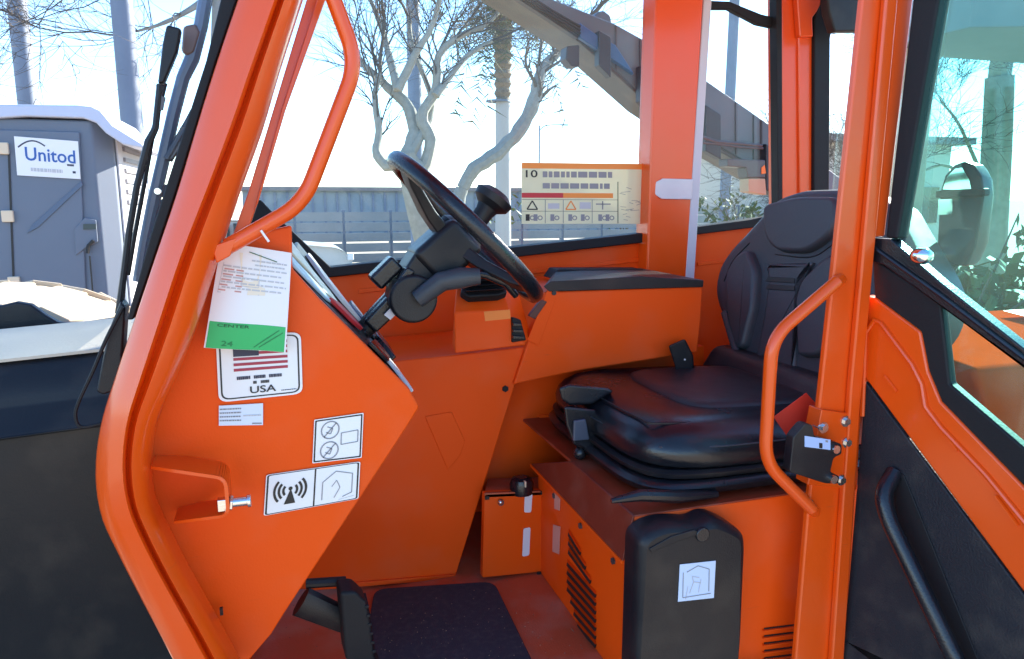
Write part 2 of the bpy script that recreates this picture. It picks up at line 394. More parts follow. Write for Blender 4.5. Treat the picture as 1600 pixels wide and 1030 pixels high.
# yellow safety placard inside the window
d = Decal(quadY([(815, 254), (1010, 256), (1010, 350), (815, 350)], YW-.004), NY)
d.base(0)
d.rect(0, .005, 1, .095, 1); d.text('10', .03, .12, .12, .24, 2, 3); d.scribble(.16, .14, .72, .26, 1, 5, 2, .8, 4); d.scribble(.16, .33, .70, .44, 1, 5, 2, .8, 5)
d.rect(0, .49, .32, .57, 3); d.rect(.32, .49, .72, .57, 1)
d.line([(0, .60), (.76, .60)], .006, 2); d.line([(0, .79), (.76, .79)], .006, 2); d.line([(.76, .3), (.76, .99)], .006, 2)
for u in (.18, .32, .55): d.line([(u, .6), (u, .99)], .005, 5)
for u, c in ((.08, 2), (.38, 4)):
    d.line([(u-.04, .76), (u, .62), (u+.04, .76), (u-.04, .76)], .01, c, asp=.5)
d.rect(.2, .66, .29, .75, 6); d.rect(.45, .64, .54, .75, 6); d.rect(.58, .66, .7, .68, 5); d.rect(.63, .62, .64, .76, 5)
for u in (.03, .09, .22, .36, .46, .6, .66):
    d.rect(u, .84, u+.03, .95, 5 if u > .05 else 2); d.ring(u+.05, .9, .012, .02, 5, asp=.5)
R = random.Random(8)
for i in range(16): 
    u, v = R.uniform(.77, .93), R.uniform(.32, .95); d.line([(u, v), (u+R.uniform(.03, .08), v+R.uniform(-.03, .03))], .006, 5)
def thin(m, k=.5):
    n = m.node_tree; b_ = n.nodes['Principled BSDF']; o_ = n.nodes['Material Output']; t_ = n.nodes.new('ShaderNodeBsdfTranslucent'); x_ = n.nodes.new('ShaderNodeMixShader'); x_.inputs[0].default_value = k
    t_.inputs[0].default_value = b_.inputs['Base Color'].default_value
    n.links.new(b_.outputs[0], x_.inputs[1]); n.links.new(t_.outputs[0], x_.inputs[2]); n.links.new(x_.outputs[0], o_.inputs[0]); return m
YEL = thin(mat('cream_film', (.86, .82, .64), .5, var=.03), .55)
part(d.b, 'safety_placard', [YEL, ORP, INK, RED, ORP, INKG, INKL], fix=False)['label'] = 'cream safety placard with pictograms stuck inside the side window'
# --- right middle pillar with its pale seal and film strap
b = MB(); b.prism(psY([(1026, -40), (1102, -40), (1074, 445), (1010, 445)], 1.70), (0, .07, 0)); b.prism(psY([(1024, -40), (1040, -40), (1026, 445), (1006, 445)], 1.715), (0, .05, 0)); sp = part(b, 'side_pillar', ORA, bevel=.006, seg=3)
b = MB(); b.prism(psY([(1103, -40), (1115, -40), (1085, 438), (1071, 438)], 1.698), (0, .02, 0)); part(b, 'pillar_seal', PALE, sp, bevel=.003)
b = MB()
b.loft([[aY(x, y, 1.69)+V((0, dy, 0)) for x, y, dy in ((1026, 285, .012), (1036, 279, 0), (1083, 280, .0), (1081, 312, 0), (1034, 311, 0), (1025, 303, .012))],
        [aY(x, y, 1.70)+V((0, .01, 0)) for x, y in ((1026, 285), (1036, 279), (1083, 280), (1081, 312), (1034, 311), (1025, 303))]])
part(b, 'film_strap', FOIL, sp, bevel=.003)['label'] = 'crinkled clear film strap wrapped on the side pillar'
# --- rear right pillar, roof corner gusset, rear window
b = MB(); b.prism(psY([(1221, -40), (1276, -40), (1274, 360), (1222, 360)], 1.72), (0, .06, 0)); b.prism(psY([(1247, -40), (1276, -40), (1274, 360), (1250, 360)], 1.712), (0, .02, 0)); part(b, 'rear_pillar', ORA, bevel=.004)
b = MB(); b.prism(psY([(1243, -40), (1290, -40), (1284, 8), (1270, 28), (1271, 58), (1250, 58)], 1.70), (0, .02, 0)); part(b, 'corner_gusset', ORA, bevel=.004)
b = MB(); b.prism(psY([(1213, -40), (1222, -40), (1223, 350), (1216, 350)], 1.715), (0, .03, 0)); part(b, 'pillar_edge_seal', RUB, bevel=.002)
b = MB(); b.prism(psY([(1290, -40), (1310, -10), (1298, 60), (1296, 330), (1272, 330), (1273, 30)], 1.70), (0, .04, 0)); part(b, 'rear_window_seal', RUB, bevel=.004)
b = MB(); b.prism([(1.47, 1.38, -.15), (1.47, 1.7, -.15), (1.47, 1.7, .58), (1.47, 1.38, .58)], (.006, 0, 0)); part(b, 'rear_window', GLS)
b = MB(); b.prism(psY([(1290, -30), (1372, -30), (1368, 48), (1305, 50), (1296, 20)], 1.62), (0, .03, 0)); part(b, 'rear_blind_housing', BLK, bevel=.005)
b = MB(); b.prism([(1.46, 1.38, -.8), (1.46, 1.78, -.8), (1.46, 1.78, -.12), (1.46, 1.38, -.12)], (.04, 0, 0)); part(b, 'rear_wall', ORAI, bevel=.004)
b = MB(); b.prism([(1.16, 1.375, -.8), (1.46, 1.375, -.8), (1.46, 1.375, -.20), (1.16, 1.375, -.20)], (0, .02, 0)); part(b, 'rear_corner_panel', ORAI, bevel=.003)
# --- door pillar (rear edge of the opening): two flat faces with a step
b = MB()
b.prism(psY([(1352, -40), (1392, -40), (1318, 1060), (1240, 1060), (1262, 800), (1300, 450)], YA), (0, .012, 0))
b.prism(psY([(1388, -40), (1408, -40), (1345, 640), (1318, 1060), (1298, 1060), (1330, 600)], YA-.012), (0, .012, 0))
dp = part(b, 'door_pillar', ORA, bevel=.004, seg=3)
b = MB(); b.prism(psY([(1404, -40), (1432, -40), (1383, 370), (1357, 370)], YA-.006), (0, .018, 0)); part(b, 'pillar_flange', ORA, dp, bevel=.003)
b = MB(); b.prism(psY([(1284, 640), (1340, 648), (1334, 765), (1262, 758)], YA-.008), (0, .03, 0)); part(b, 'hinge_plate', ORA, dp, bevel=.002)
for px, py in ((1327, 693), (1318, 752), (1290, 670), (1267, 790), (1325, 660)):
    b = MB(); c = aY(px, py, YA-.014); b.cyl(c, c+V((0, .02, 0)), .006, 6); b.cyl(c+V((0, .004, 0)), c+V((0, .02, 0)), .009, 16); part(b, 'bolt', STEEL, dp)
# black hinge block with a small pale label
b = MB(); b.prism(psY(rp([V((1240, 683, 0)), V((1258, 662, 0)), V((1270, 664, 0)), V((1273, 682, 0)), V((1300, 690, 0)), V((1316, 694, 0)), V((1316, 710, 0)), V((1303, 716, 0)), V((1298, 738, 0)), V((1313, 745, 0)), V((1310, 757, 0)), V((1290, 756, 0)), V((1234, 738, 0))], 4, 3) and [(q.x, q.y) for q in rp([V((1240, 683, 0)), V((1258, 662, 0)), V((1270, 664, 0)), V((1273, 682, 0)), V((1300, 690, 0)), V((1316, 694, 0)), V((1316, 710, 0)), V((1303, 716, 0)), V((1298, 738, 0)), V((1313, 745, 0)), V((1310, 757, 0)), V((1290, 756, 0)), V((1234, 738, 0))], 4, 3)], YA-.04), (0, .018, 0))
hb = part(b, 'door_catch', BLK, bevel=.003)
d = Decal(quadY([(1257, 681), (1297, 687), (1297, 703), (1257, 698)], YA-.0405), NY); d.base(0); d.rect(.55, .45, .68, .95, 1); d.rect(.8, .1, .9, .3, 2); d.build('catch_label', [mat('pale_blue_label', (.42, .55, .85), .4), INK, INKG], hb)
for px, py in ((1308, 703), (1304, 750)):
    b = MB(); c = aY(px, py, YA-.046); b.cyl(c, c+V((0, .012, 0)), .0065, 14); b.build('catch_bolt', STEEL, hb)
# --- grab handles
def bar(pts, y0, r, ends=None, n=14):
    p = [aY(x, y, y0) for x, y in pts]
    return rp_open(p, .035)
def rp_open(p, r, n=7):
    out = [p[0]]
    for i in range(1, len(p)-1):
        a, c, e = p[i-1], p[i], p[i+1]; k = min(r, (a-c).length*.49, (e-c).length*.49)
        s, t = c+(a-c).normalized()*k, c+(e-c).normalized()*k
        for j in range(n+1):
            u = j/n; out.append(s*(1-u)**2+c*(2*u*(1-u))+t*u*u)
    return out+[p[-1]]
b = MB(); b.tube(rp_open([aY(x, y, .965) for x, y in ((503, -50), (558, 98), (474, 318), (355, 386))], .032), .0098, 16, up=NY); part(b, 'front_grab_handle', ORA, ang=60)
b = MB(); b.prism(psY([(330, 385), (372, 370), (360, 400), (338, 412)], .955), (0, .012, 0)); part(b, 'handle_foot', ORA, bevel=.002)
b = MB(); c0 = aY(408, 362, .965); c1 = aY(420, 377, .965); b.tube([c0+V((0, -.013, 0.002)), c1+V((0, -.012, 0))], .0015, 6); part(b, 'cable_tie', WHT)
b = MB(); b.tube(rp_open([aY(x, y, .90) for x, y in ((1308, 440), (1206, 528), (1195, 722), (1268, 795))], .035), .0098, 16, up=NY); b.tube([aY(1300, 447, .90), aY(1312, 437, .93)], .0098, 14); b.tube([aY(1262, 789, .90), aY(1272, 799, .935)], .0098, 14); part(b, 'rear_grab_handle', ORA, ang=60)
# --- striker bracket: a bent strip standing off the dash panel, and its chrome striker
b = MB()
path = rp_open([aY(236, 731, .985), aY(352, 748, .955), aY(357, 806, .955), aY(272, 817, .985)], .012)
for p, q in zip(path, path[1:]):
    t = (q-p).normalized(); nrm = V((0, 1, 0)).cross(t)*.0022
    wdt = V((0, .055, 0))
    b.add([p-nrm, q-nrm, q+nrm, p+nrm, p-nrm+wdt, q-nrm+wdt, q+nrm+wdt, p+nrm+wdt], [(0, 1, 2, 3), (7, 6, 5, 4), (0, 4, 5, 1), (3, 2, 6, 7), (0, 3, 7, 4), (1, 5, 6, 2)])
sb = part(b, 'striker_bracket', ORA, ang=50, fix=True)
b = MB(); c = aY(342, 788, .968); e = aY(392, 782, .968); b.cyl(c, e, .0062, 16); b.cyl(aY(359, 786, .968), aY(364, 786, .968), .0105, 6); b.cyl(aY(386, 783, .968), e, .0085, 16); b.box(aY(348, 788, .968), .012, .012, .016)
b.build('striker_pin', STEEL, sb, bevel=.001)
# --- dash: near side panel, instrument face, tunnel panel
YD = 1.03
out = [(228, 700), (300, 500), (345, 395), (412, 362), (456, 352), (457, 420), (500, 468), (640, 608), (656, 636), (640, 662), (612, 705), (444, 960), (424, 992), (388, 1034), (370, 1075), (310, 1075), (262, 960), (232, 830)]
b = MB(); b.prism(psY(out, YD), (0, .02, 0)); dpn = part(b, 'dash_panel', ORAI, bevel=.004, seg=3)
b = MB(); c = aY(346, 955, YD-.014); b.box(c, .004, .004, .011); b.build('panel_slot', INK, dpn)
# dash body: front wall closing the space under the instruments
A, B_ = aY(457, 418, YD), aY(654, 634, YD)
dv = V((0, .40, 0))
ax = (B_-A).normalized(); nn = V((0, -1, 0)).cross(ax); nn = nn if nn.x > 0 else -nn
Lp = (B_-A).length
def ipp(t, y, h=0): return A+ax*(Lp*t)+V((0, .02+y, 0))+nn*(.012*y/.36*(1-.5*t)*2+h*.5)
b = MB(); b.loft([[ipp(0, 0), ipp(0, .36), ipp(0, .36, -.1), ipp(0, 0, -.06)], [ipp(.5, 0), ipp(.5, .36), ipp(.5, .36, -.1), ipp(.5, 0, -.06)], [ipp(.97, 0), ipp(.97, .36), ipp(.97, .36, -.1), ipp(.97, 0, -.06)]]); ip = part(b, 'instrument_panel', BLK, bevel=.004)
def ipb(pts, h0, h, m, name, bev=.0015):
    b = MB(); P = rp([V((t, y, 0)) for t, y in pts], .02, 3)
    b.prism([ipp(p.x, p.y, h0) for p in P], nn*h); return b.build(name, m, ip, bevel=bev)
ipb([(-.06, .0), (.0, -.01), (.27, .02), (.30, .05), (.2, .06), (-.06, .05)], .001, .004, mat('pale_blue_trim', (.35, .50, .60), .4), 'edge_trim')
ipb([(-.06, .08), (.10, .09), (.24, .06), (.37, .10), (.31, .13), (.12, .15), (-.06, .20)], .003, .004, mat('cream_fascia', (.74, .70, .50), .4), 'fascia_plate')
ipb([(.08, .27), (.24, .215), (.42, .20), (.62, .22), (.46, .25), (.26, .28), (.10, .31)], .003, .006, mat('white_gauge_bezel', (.66, .66, .66), .3), 'gauge_bezel')
ipb([(.26, .035), (.36, .05), (.50, .075), (.58, .11), (.50, .12), (.36, .10)], .003, .006, RED, 'warning_lens')
ipb([(.52, .24), (.66, .23), (.68, .33), (.54, .35)], .003, .008, GALV, 'switch_bank'); ipb([(.60, .04), (.78, .06), (.86, .16), (.72, .17)], .003, .006, BLKG, 'switch_cluster')
ipb([(.74, .09), (.84, .08), (.99, .03), (.99, .07), (.90, .13), (.78, .15)], .003, .005, mat('white_dash_strip', (.74, .73, .70), .4), 'trim_strip'); ipb([(.76, .22), (.94, .2), (.95, .32), (.78, .34)], .004, .010, BLKG, 'dark_fascia')
b = MB(); o = A+V((-.01, 0, -.006))
for k in range(5):
    c = o+ax*(Lp*(.62+.05*k))+V((0, .2+.02*k, 0)); b.cyl(c, c+nn*.024, .006, 10)
b.build('toggle', BLK, ip)
# front closing wall and tunnel panel
YT = 1.45
b = MB(); b.prism(psY([(600, 566), (700, 556), (822, 542), (806, 600), (711, 905), (490, 922), (430, 922), (430, 570)], YT), (0, .02, 0)); tp = part(b, 'tunnel_panel', ORAI, bevel=.004)
b = MB(); b.prism(psY([(600, 566), (700, 556), (822, 542), (806, 600), (760, 745), (600, 760)], YT+.0201), (0, .27, 0)); part(b, 'tunnel_body', ORAI, bevel=.003)
b = MB(); b.prism(psY([(664, 651), (706, 644), (727, 690), (719, 712), (700, 735)], YT-.003), (0, .003, 0)); b.build('pressed_cover', ORAI, tp, bevel=.002)
b = MB(); c = aY(790, 608, YT-.004); b.cyl(c, c+V((0, .006, 0)), .007, 6); b.build('panel_plug', RUB, tp)
b = MB(); b.prism(psY([(490, 916), (712, 898), (711, 905), (490, 923)], YT-.006), (0, .006, 0)); b.build('bottom_lip', ORAI, tp, bevel=.001)
b = MB(); b.box((-.09, 1.42, -.55), .03, .62, .5); part(b, 'bulkhead', ORAI, bevel=.003)
# --- vent box on the tunnel
b = MB()
f = psY([(709, 489), (797, 484), (800, 512), (822, 540), (711, 553)], 1.41)
bk = psY([(713, 447), (783, 442), (812, 460), (830, 524), (706, 540)], 1.46)
b.loft([f, bk]); vb = part(b, 'vent_box', ORAI, bevel=.004)
tv = [V(f[0]).lerp(V(bk[0]), t) for t in (0, 1)]
TL, TR, BR, BL = bk[0], bk[1], f[1], f[0]
nrm = (TR-TL).cross(BL-TL).normalized(); nrm = nrm if nrm.z > 0 else -nrm
def lv(u, v, h): return (TL*(1-u)+TR*u)*(1-v)+(BL*(1-u)+BR*u)*v+nrm*h
b = MB(); b.prism([lv(.16, -.25, .004), lv(.92, -.25, .004), lv(.98, .62, .004), lv(.8, .72, .004), lv(.24, .72, .004), lv(.08, .5, .004)], nrm*.02); vg = b.build('air_vent', RUB, vb, bevel=.004)
for k in range(5):
    v = -.16+.18*k
    b = MB(); b.prism([lv(.16, v, .024), lv(.92, v, .024), lv(.92, v+.09, .034), lv(.16, v+.09, .034)], nrm*.003); b.build('louvre', BLKG, vb, bevel=.001)
b = MB(); b.prism(psY([(800, 496), (814, 500), (823, 532), (800, 536)], 1.405), (0, .02, 0)); b.build('side_vent', RUB, vb, bevel=.003)
for k in range(3):
    b = MB(); b.prism(psY([(802, 505+k*10), (815+k*2, 506+k*10), (816+k*2, 510+k*10), (802, 510+k*10)], 1.398), (0, .012, 0)); b.build('louvre', BLKG, vb, bevel=.001)
b = MB(); b.prism(psY([(756, 487), (797, 484), (798, 498), (758, 502)], 1.4095), (0, .002, 0)); b.build('vent_label', mat('bright_orange_label', (.80, .20, .02), .4), vb)
# --- side console with its black cap
YC = 1.44
b = MB(); b.prism(psY([(851, 456), (1099, 447), (1096, 500), (1090, 551), (905, 580), (802, 602), (822, 542)], YC), (0, .29, 0)); cs = part(b, 'side_console', ORAI, bevel=.005)
b = MB()
b.loft([psY([(849, 448), (858, 456), (1099, 449), (1100, 438), (1000, 432), (860, 440)], YC-.006), psY([(868, 424), (870, 428), (1004, 426), (1006, 420), (1000, 419), (872, 420)], 1.66)])
b.build('console_cap', BLK, cs, bevel=.002)
b = MB(); b.prism(psY([(872, 421), (1006, 421), (1006, 434), (862, 436)], 1.60), (0, .06, 0)); b.build('console_bin', RUB, cs, bevel=.003)
b = MB(); b.prism(psY([(826, 494), (846, 468), (855, 472), (836, 499)], YC-.006), (0, .01, 0)); b.build('switch_strip', mat('maroon_strip', (.07, .012, .012), .4), cs, bevel=.001)
b = MB(); b.prism(psY([(824, 532), (856, 452), (874, 452), (864, 480), (842, 540)], YC-.003), (0, .004, 0)); b.build('console_facing', ORAI, cs, bevel=.001)
b = MB(); c = aY(866, 458, YC-.006); b.cyl(c, c+V((0, .01, 0)), .005, 10); b.build('plug', INK, cs)
# --- inner lower side panels
b = MB(); b.prism(psY([(806, 592), (1100, 540), (1110, 720), (860, 760), (740, 760)], 1.535), (0, .02, 0)); part(b, 'lower_side_panel', ORAI, bevel=.003)
b = MB(); b.prism(psY([(842, 650), (882, 644), (890, 664), (850, 672)], 1.53), (0, .006, 0)); part(b, 'seat_mount_plate', ORAI, bevel=.001)
# --- steering column, wheel
wc = aY(728, 358, 1.27)                                   # wheel centre
adir = V((.70, -.070, .71)).normalized()
col0 = aY(572, 512, 1.27)
sw = M
b = MB(); pr = aY(640, 440, 1.27)
def along(t): return col0.lerp(wc, t)
cdir = (wc-col0).normalized()
cu = V((0, 1, 0)); cw = cdir.cross(cu).normalized()
b.tube([along(-.1), along(.2), along(.42)], [.016, .018, .022], 14); sc = part(b, 'steering_column', BLK)
def cbox(t0, t1, h0, h1, wd, name, m=BLK, off=0, bev=.006, yoff=0):
    b = MB(); ax3 = (cdir, cu, cw); L = (wc-col0).length
    p0, p1 = along(t0)+cu*yoff, along(t1)+cu*yoff
    rings = []
    for p, h, k in ((p0, h0, 1), (p1, h1, 1)):
        rings.append([p+cu*(sx*wd/2)+cw*(sy*h/2+off) for sx, sy in ((-1, -1), (1, -1), (1, 1), (-1, 1))])
    b.loft(rings); return b.build(name, m, sc, bevel=bev, seg=3)
cbox(.30, .66, .045, .085, .08, 'lower_shroud'); cbox(.58, .97, .085, .075, .095, 'upper_shroud', BLK, 0, .012); cbox(.02, .30, .030, .034, .05, 'column_cover', BLKG)
cbox(.26, .48, .03, .03, .04, 'tilt_lever_block', BLKG, -.045 if cw.z < 0 else .045)
b = MB(); c = aY(647, 468, 1.215); b.cyl(c, c+V((0, .06, 0)), .041, 30); b.build('round_cover', BLK, sc, bevel=.006, seg=3)
b = MB(); b.tube([aY(652, 468, 1.21), aY(690, 440, 1.20), aY(722, 434, 1.19), aY(750, 432, 1.185)], [.015, .017, .018, .013], 14, flat=.8); b.build('gear_lever', VIN2, sc)
b = MB(); b.tube([aY(716, 422, 1.2), aY(760, 430, 1.2), aY(790, 442, 1.2), aY(806, 462, 1.21)], [.006, .007, .008, .006], 12); b.build('indicator_stalk', BLKG, sc)
b = MB(); b.prism([aY(x, y, 1.225) for x, y in ((614, 448), (636, 417), (650, 424), (626, 456))], (0, .03, 0)); b.build('control_pod', BLKG, sc, bevel=.004)
b = MB(); b.prism([aY(x, y, 1.224) for x, y in ((622, 440), (630, 436), (628, 444))], (0, .001, 0)); b.build('pod_mark', WHT, sc)
b = MB(); b.prism(psY([(600, 492), (630, 462), (640, 470), (610, 500)], 1.235), (0, .002, 0)); b.build('column_label', REFL, sc)
# wheel
RW = .170
e1 = adir.cross(V((0, 1, 0))).normalized(); e2 = adir.cross(e1).normalized()
def wp(a, r, h=0): return wc+e1*(r*math.cos(a))+e2*(r*math.sin(a))+adir*h
W = bpy.data.objects.new('steering_wheel', None); COL.objects.link(W); W.parent = M; W.matrix_parent_inverse = parent_inv(M)
b = MB(); n = 56; k = 12
rings = []
for i in range(n):
    a = 2*math.pi*i/n
    rings.append([wp(a, RW+.0115*math.cos(2*math.pi*j/k), .0140*math.sin(2*math.pi*j/k)) for j in range(k)])
b.loft(rings+[rings[0]], caps=False)
def sub(b, name, m, par, **kw):
    o = b.build(name, m, None, **kw); o.parent = par
    o.matrix_parent_inverse = (parent_inv(M).inverted() @ Matrix()) if False else Matrix(); return o
b.build('rim', BLKG, W, ang=60)
for a in (math.radians(20), math.radians(140), math.radians(262)):
    b = MB(); t = wp(a+math.pi/2, 1)-wc; rings = []
    for r, h, wd, th in ((.02, -.035, .030, .012), (.08, -.028, .024, .010), (.14, -.012, .018, .008), (RW-.004, 0, .020, .008)):
        p = wp(a, r, h); rings.append([p-t*wd-adir*th, p+t*wd-adir*th, p+t*wd+adir*th, p-t*wd+adir*th])
    b.loft(rings); b.build('spoke', BLK, W, bevel=.004)
b = MB(); b.tube([wp(0, 0, -.07), wp(0, 0, -.045), wp(0, 0, -.01), wp(0, 0, .0)], [.03, .042, .045, .034], 24); b.build('hub', BLK, W)
ks = aY(752, 338, 1.25); kt = aY(773, 308, 1.25)
b = MB(); b.tube([ks-(kt-ks)*.3, ks.lerp(kt, .2), ks.lerp(kt, .45), ks.lerp(kt, .7), kt, kt+(kt-ks)*.25], [.016, .017, .020, .033, .036, .022], 20); b.build('spinner_knob', BLK, W)
# --- floor: mat, pedal
fm = [aZ(x, y, FZ+.001) for x, y in ((585, 925), (772, 913), (850, 1075), (560, 1075))]
b = MB(); b.prism(rp(fm, .03, 5), (0, 0, .008)); mt = b.build('floor_mat', MATM, None, bevel=.003); tag(mt, 'dark grey rubber mat lying on the orange cab floor', 'floor mat')
b = MB()
pedal = [aY(x-4, y+26, 1.10) for x, y in ((535, 900), (560, 899), (577, 915), (584, 950), (590, 1000), (605, 1025), (545, 1008), (542, 985))]
b.prism([p for p in pedal], (-.003, .05, .0)); pd = part(b, 'brake_pedal', RUB, bevel=.006, seg=3)
b = MB()
for k in range(6):
    b.box(aY(574+k*2.2, 951+k*14, 1.095)+V((0, .025, 0)), .006, .042, .005)
b.build('pedal_rib', RUB, pd, bevel=.001)
b = MB(); b.tube([aY(470, 940, 1.15), aY(545, 972, 1.15)], [.026, .022], 10, flat=.6); b.tube([aY(478, 912, 1.16), aY(540, 908, 1.16)], .008, 10); b.build('pedal_arm', BLK, pd)
# --- seat box
XB, YN, ZT = .515, .985, -.492
b = MB(); b.prism([(XB, YN, FZ), (XB, 1.42, FZ), (XB, 1.42, -.56), (XB, YN, -.56)], (.004, 0, 0)); 
b.prism([(XB+.004, YN, FZ), (1.4, YN, FZ), (1.4, YN, ZT-.002), (XB+.004, YN, ZT-.002)], (0, .004, 0))
bx = part(b, 'seat_box', ORAI, bevel=.0015)
b = MB(); b.prism([(XB+.004, YN+.002, ZT-.006), (1.4, YN+.002, ZT-.006), (1.4, 1.6, ZT-.006), (XB+.004, 1.6, ZT-.006)], (0, 0, .006)); b.build('box_top', mat('shaded_red_brown_paint', (.30, .040, .012), .5, var=.15, dust=.15, scuff=.5), bx, bevel=.0015)  # dark paint whose colour also holds the shade on the box top
# sloping front cover of the box lid
p0, p1, p2, p3 = aX(829, 726, .50), aX(972, 878, .50), V((XB+.0, YN-.002, ZT+.001)), V((XB, 1.245, ZT+.001))
p3 = aZ(892, 722, ZT+.001)
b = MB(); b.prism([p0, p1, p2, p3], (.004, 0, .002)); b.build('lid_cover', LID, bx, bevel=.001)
b = MB(); b.prism([p0+V((-.002, 0, -.004)), p1+V((-.002, 0, -.004)), p1+V((-.002, 0, .002)), p0+V((-.002, 0, .002))], (.004, 0, 0)); b.build('lid_edge', ORAI, bx, bevel=.001)
# slanted louvre slits in the front face
def fx(px, py, dx=0): return aX(px, py, XB+dx)
ell = (908, 893)
b = MB()
for k in range(10):
    o = -48+k*11.5
    pts = []
    x0, y0 = 888, 845+o*.95; 
    # each slit runs down to the right across an oval field
    t0 = max(0, (k-6)*.12); t1 = 1-max(0, (3-k)*.18)
    xa, ya = 886+44*t0, 840+k*13+44*1.15*t0; xb, yb = 886+44*t1, 840+k*13+44*1.15*t1
    if k < 3: xa, ya = 888, 832+k*14
    sl = MB(); sl.prism([fx(xa, ya, -.003), fx(xb, yb, -.003), fx(xb-1, yb+5, -.003), fx(xa-1, ya+5, -.003)], (.0025, 0, 0)); sl.build('louvre_slit', INK, bx)
    sl = MB(); sl.prism([fx(xa, ya-6, -.001), fx(xb, yb-6, -.001), fx(xb, yb, -.007), fx(xa, ya, -.007)], (.002, 0, 0)); sl.build('louvre_hood', ORAI, bx, bevel=.001)
for px, py in ((864, 775), (905, 822), (956, 877)):
    b = MB(); c = fx(px, py, -.004); b.cyl(c, c+V((.006, 0, 0)), .006, 6); b.build('box_bolt', DSTEEL, bx)
for yy, nm in (((792, 762), 0), ((820, 868), 1)): pass
for q in (((866, 768), (875, 772), (874, 798), (866, 795)), ((864, 820), (875, 823), (873, 866), (863, 862))):
    b = MB(); b.prism([fx(x, y, -.002) for x, y in q], (.001, 0, 0)); b.build('reflective_strip', mat('worn_reflector', (.62, .30, .24), .4), bx)
# near face: vent slots low right
for k in range(5):
    y0 = 981+k*11.5
    b = MB(); b.prism(psY([(1195, y0+1), (1243, y0-5), (1243, y0-1), (1194, y0+5)], YN-.002), (0, .0015, 0)); b.build('vent_slot', INK, bx)
    b = MB(); b.prism(psY([(1194, y0+5), (1243, y0-1), (1243, y0+1), (1194, y0+7)], YN-.006), (0, .006, 0)); b.build('slot_lip', ORAI, bx, bevel=.0008)
# service panel in the corner with reflective strips and knob
b = MB(); b.prism(psY([(757, 772), (850, 768), (846, 894), (754, 903)], 1.40), (0, .02, 0)); sv = part(b, 'service_panel', ORA, bevel=.002)
b = MB(); b.prism([aY(757, 771, 1.40), aY(851, 767, 1.40), aY(845, 745, 1.53), aY(762, 748, 1.53)], (0, 0, -.01)); b.build('service_top', ORAF, sv, bevel=.001)
for q in (((820, 773), (832, 772), (830, 801), (819, 801)), ((818, 826), (829, 824), (827, 868), (816, 870))):
    b = MB(); b.prism(psY([(v.x, v.y) for v in rp([V((*a, 0)) for a in q], 3, 3)], 1.398), (0, .001, 0)); b.build('reflective_strip', REFL, sv)
for px, py in ((761, 778), (848, 770), (842, 896)):
    b = MB(); b.box(aY(px, py, 1.397), .009, .004, .007); b.build('corner_slot', INK, sv)
b = MB(); c = aY(783, 786, 1.396); b.cyl(c, c+V((0, .006, 0)), .0065, 18); b.build('hole_grommet', DSTEEL, sv)
b = MB(); c = aY(782, 785, 1.392); b.ball(c, .005); b.build('bright_pin', STEEL, sv)
kc = aY(815, 770, 1.415)
b = MB(); b.tube([kc, kc+V((0, 0, .02)), kc+V((0, 0, .032)), kc+V((0, 0, .036))], [.024, .026, .022, .012], 24); b.build('knob', BLKG, sv)
b = MB(); b.box(kc+V((0, -.02, .028)), .003, .012, .012); b.build('knob_pointer', CREAM, sv)
# document box clipped on near face
dbp = [(992, 1090), (1000, 848), (1016, 833), (1040, 824), (1062, 822), (1095, 824), (1112, 814), (1126, 814), (1146, 822), (1168, 836), (1170, 860), (1160, 1010), (1152, 1090)]
rings = []
P0 = psY(dbp, YN-.004); cen = sum((V(p) for p in P0), V((0, 0, 0)))/len(P0)
P1 = [V((v.x, YN-.052, v.z)) for v in psY(dbp, YN-.052)]
def ins(P, k): 
    c = sum((V(p) for p in P), V((0, 0, 0)))/len(P); out = []
    for p in P:
        d = (V(p)-c); out.append(c+d*(1-k/d.length))
    return out
shift = lambda P, y: [V((p.x, y, p.z)) for p in P]
Bp = rp(P1, .012, 3)
b = MB(); b.loft([shift(Bp, YN-.003), shift(Bp, YN-.030), shift(ins(Bp, .002), YN-.042), shift(ins(Bp, .007), YN-.049), shift(ins(Bp, .014), YN-.052)])
db = b.build('document_box', BLK, None, ang=40); tag(db, 'black plastic document box with a pale label, clipped to the orange seat box', 'document box')
b = MB(); b.prism(psY([(1014, 858), (1050, 838), (1085, 828), (1096, 834), (1050, 850), (1018, 864)], YN-.054), (0, .004, 0)); b.build('lid_ridge', BLK, db, bevel=.0015)
b = MB(); c = aY(1096, 834, YN-.050); b.cyl(c, c+V((0, -.006, 0)), .012, 20); b.build('latch', BLKG, db, bevel=.002)
d = Decal(quadY([(1062, 882), (1118, 876), (1115, 934), (1059, 940)], YN-.0525), NY); d.base(0)
d.line([(.1, .22), (.12, .9)], .02, 1); d.line([(.12, .9), (.9, .86)], .02, 1); d.line([(.2, .22), (.5, .08), (.82, .2), (.84, .8)], .02, 1)
d.line([(.3, .8), (.4, .5), (.35, .35), (.55, .4)], .02, 2); d.line([(.4, .5), (.6, .55)], .02, 2); d.line([(.2, .95), (.25, .6)], .015, 2); d.line([(.6, .45), (.55, .8)], .015, 2)
d.build('box_label', [mat('pale_blue_white_label', (.55, .66, .86), .4), INKG, INKL], db)
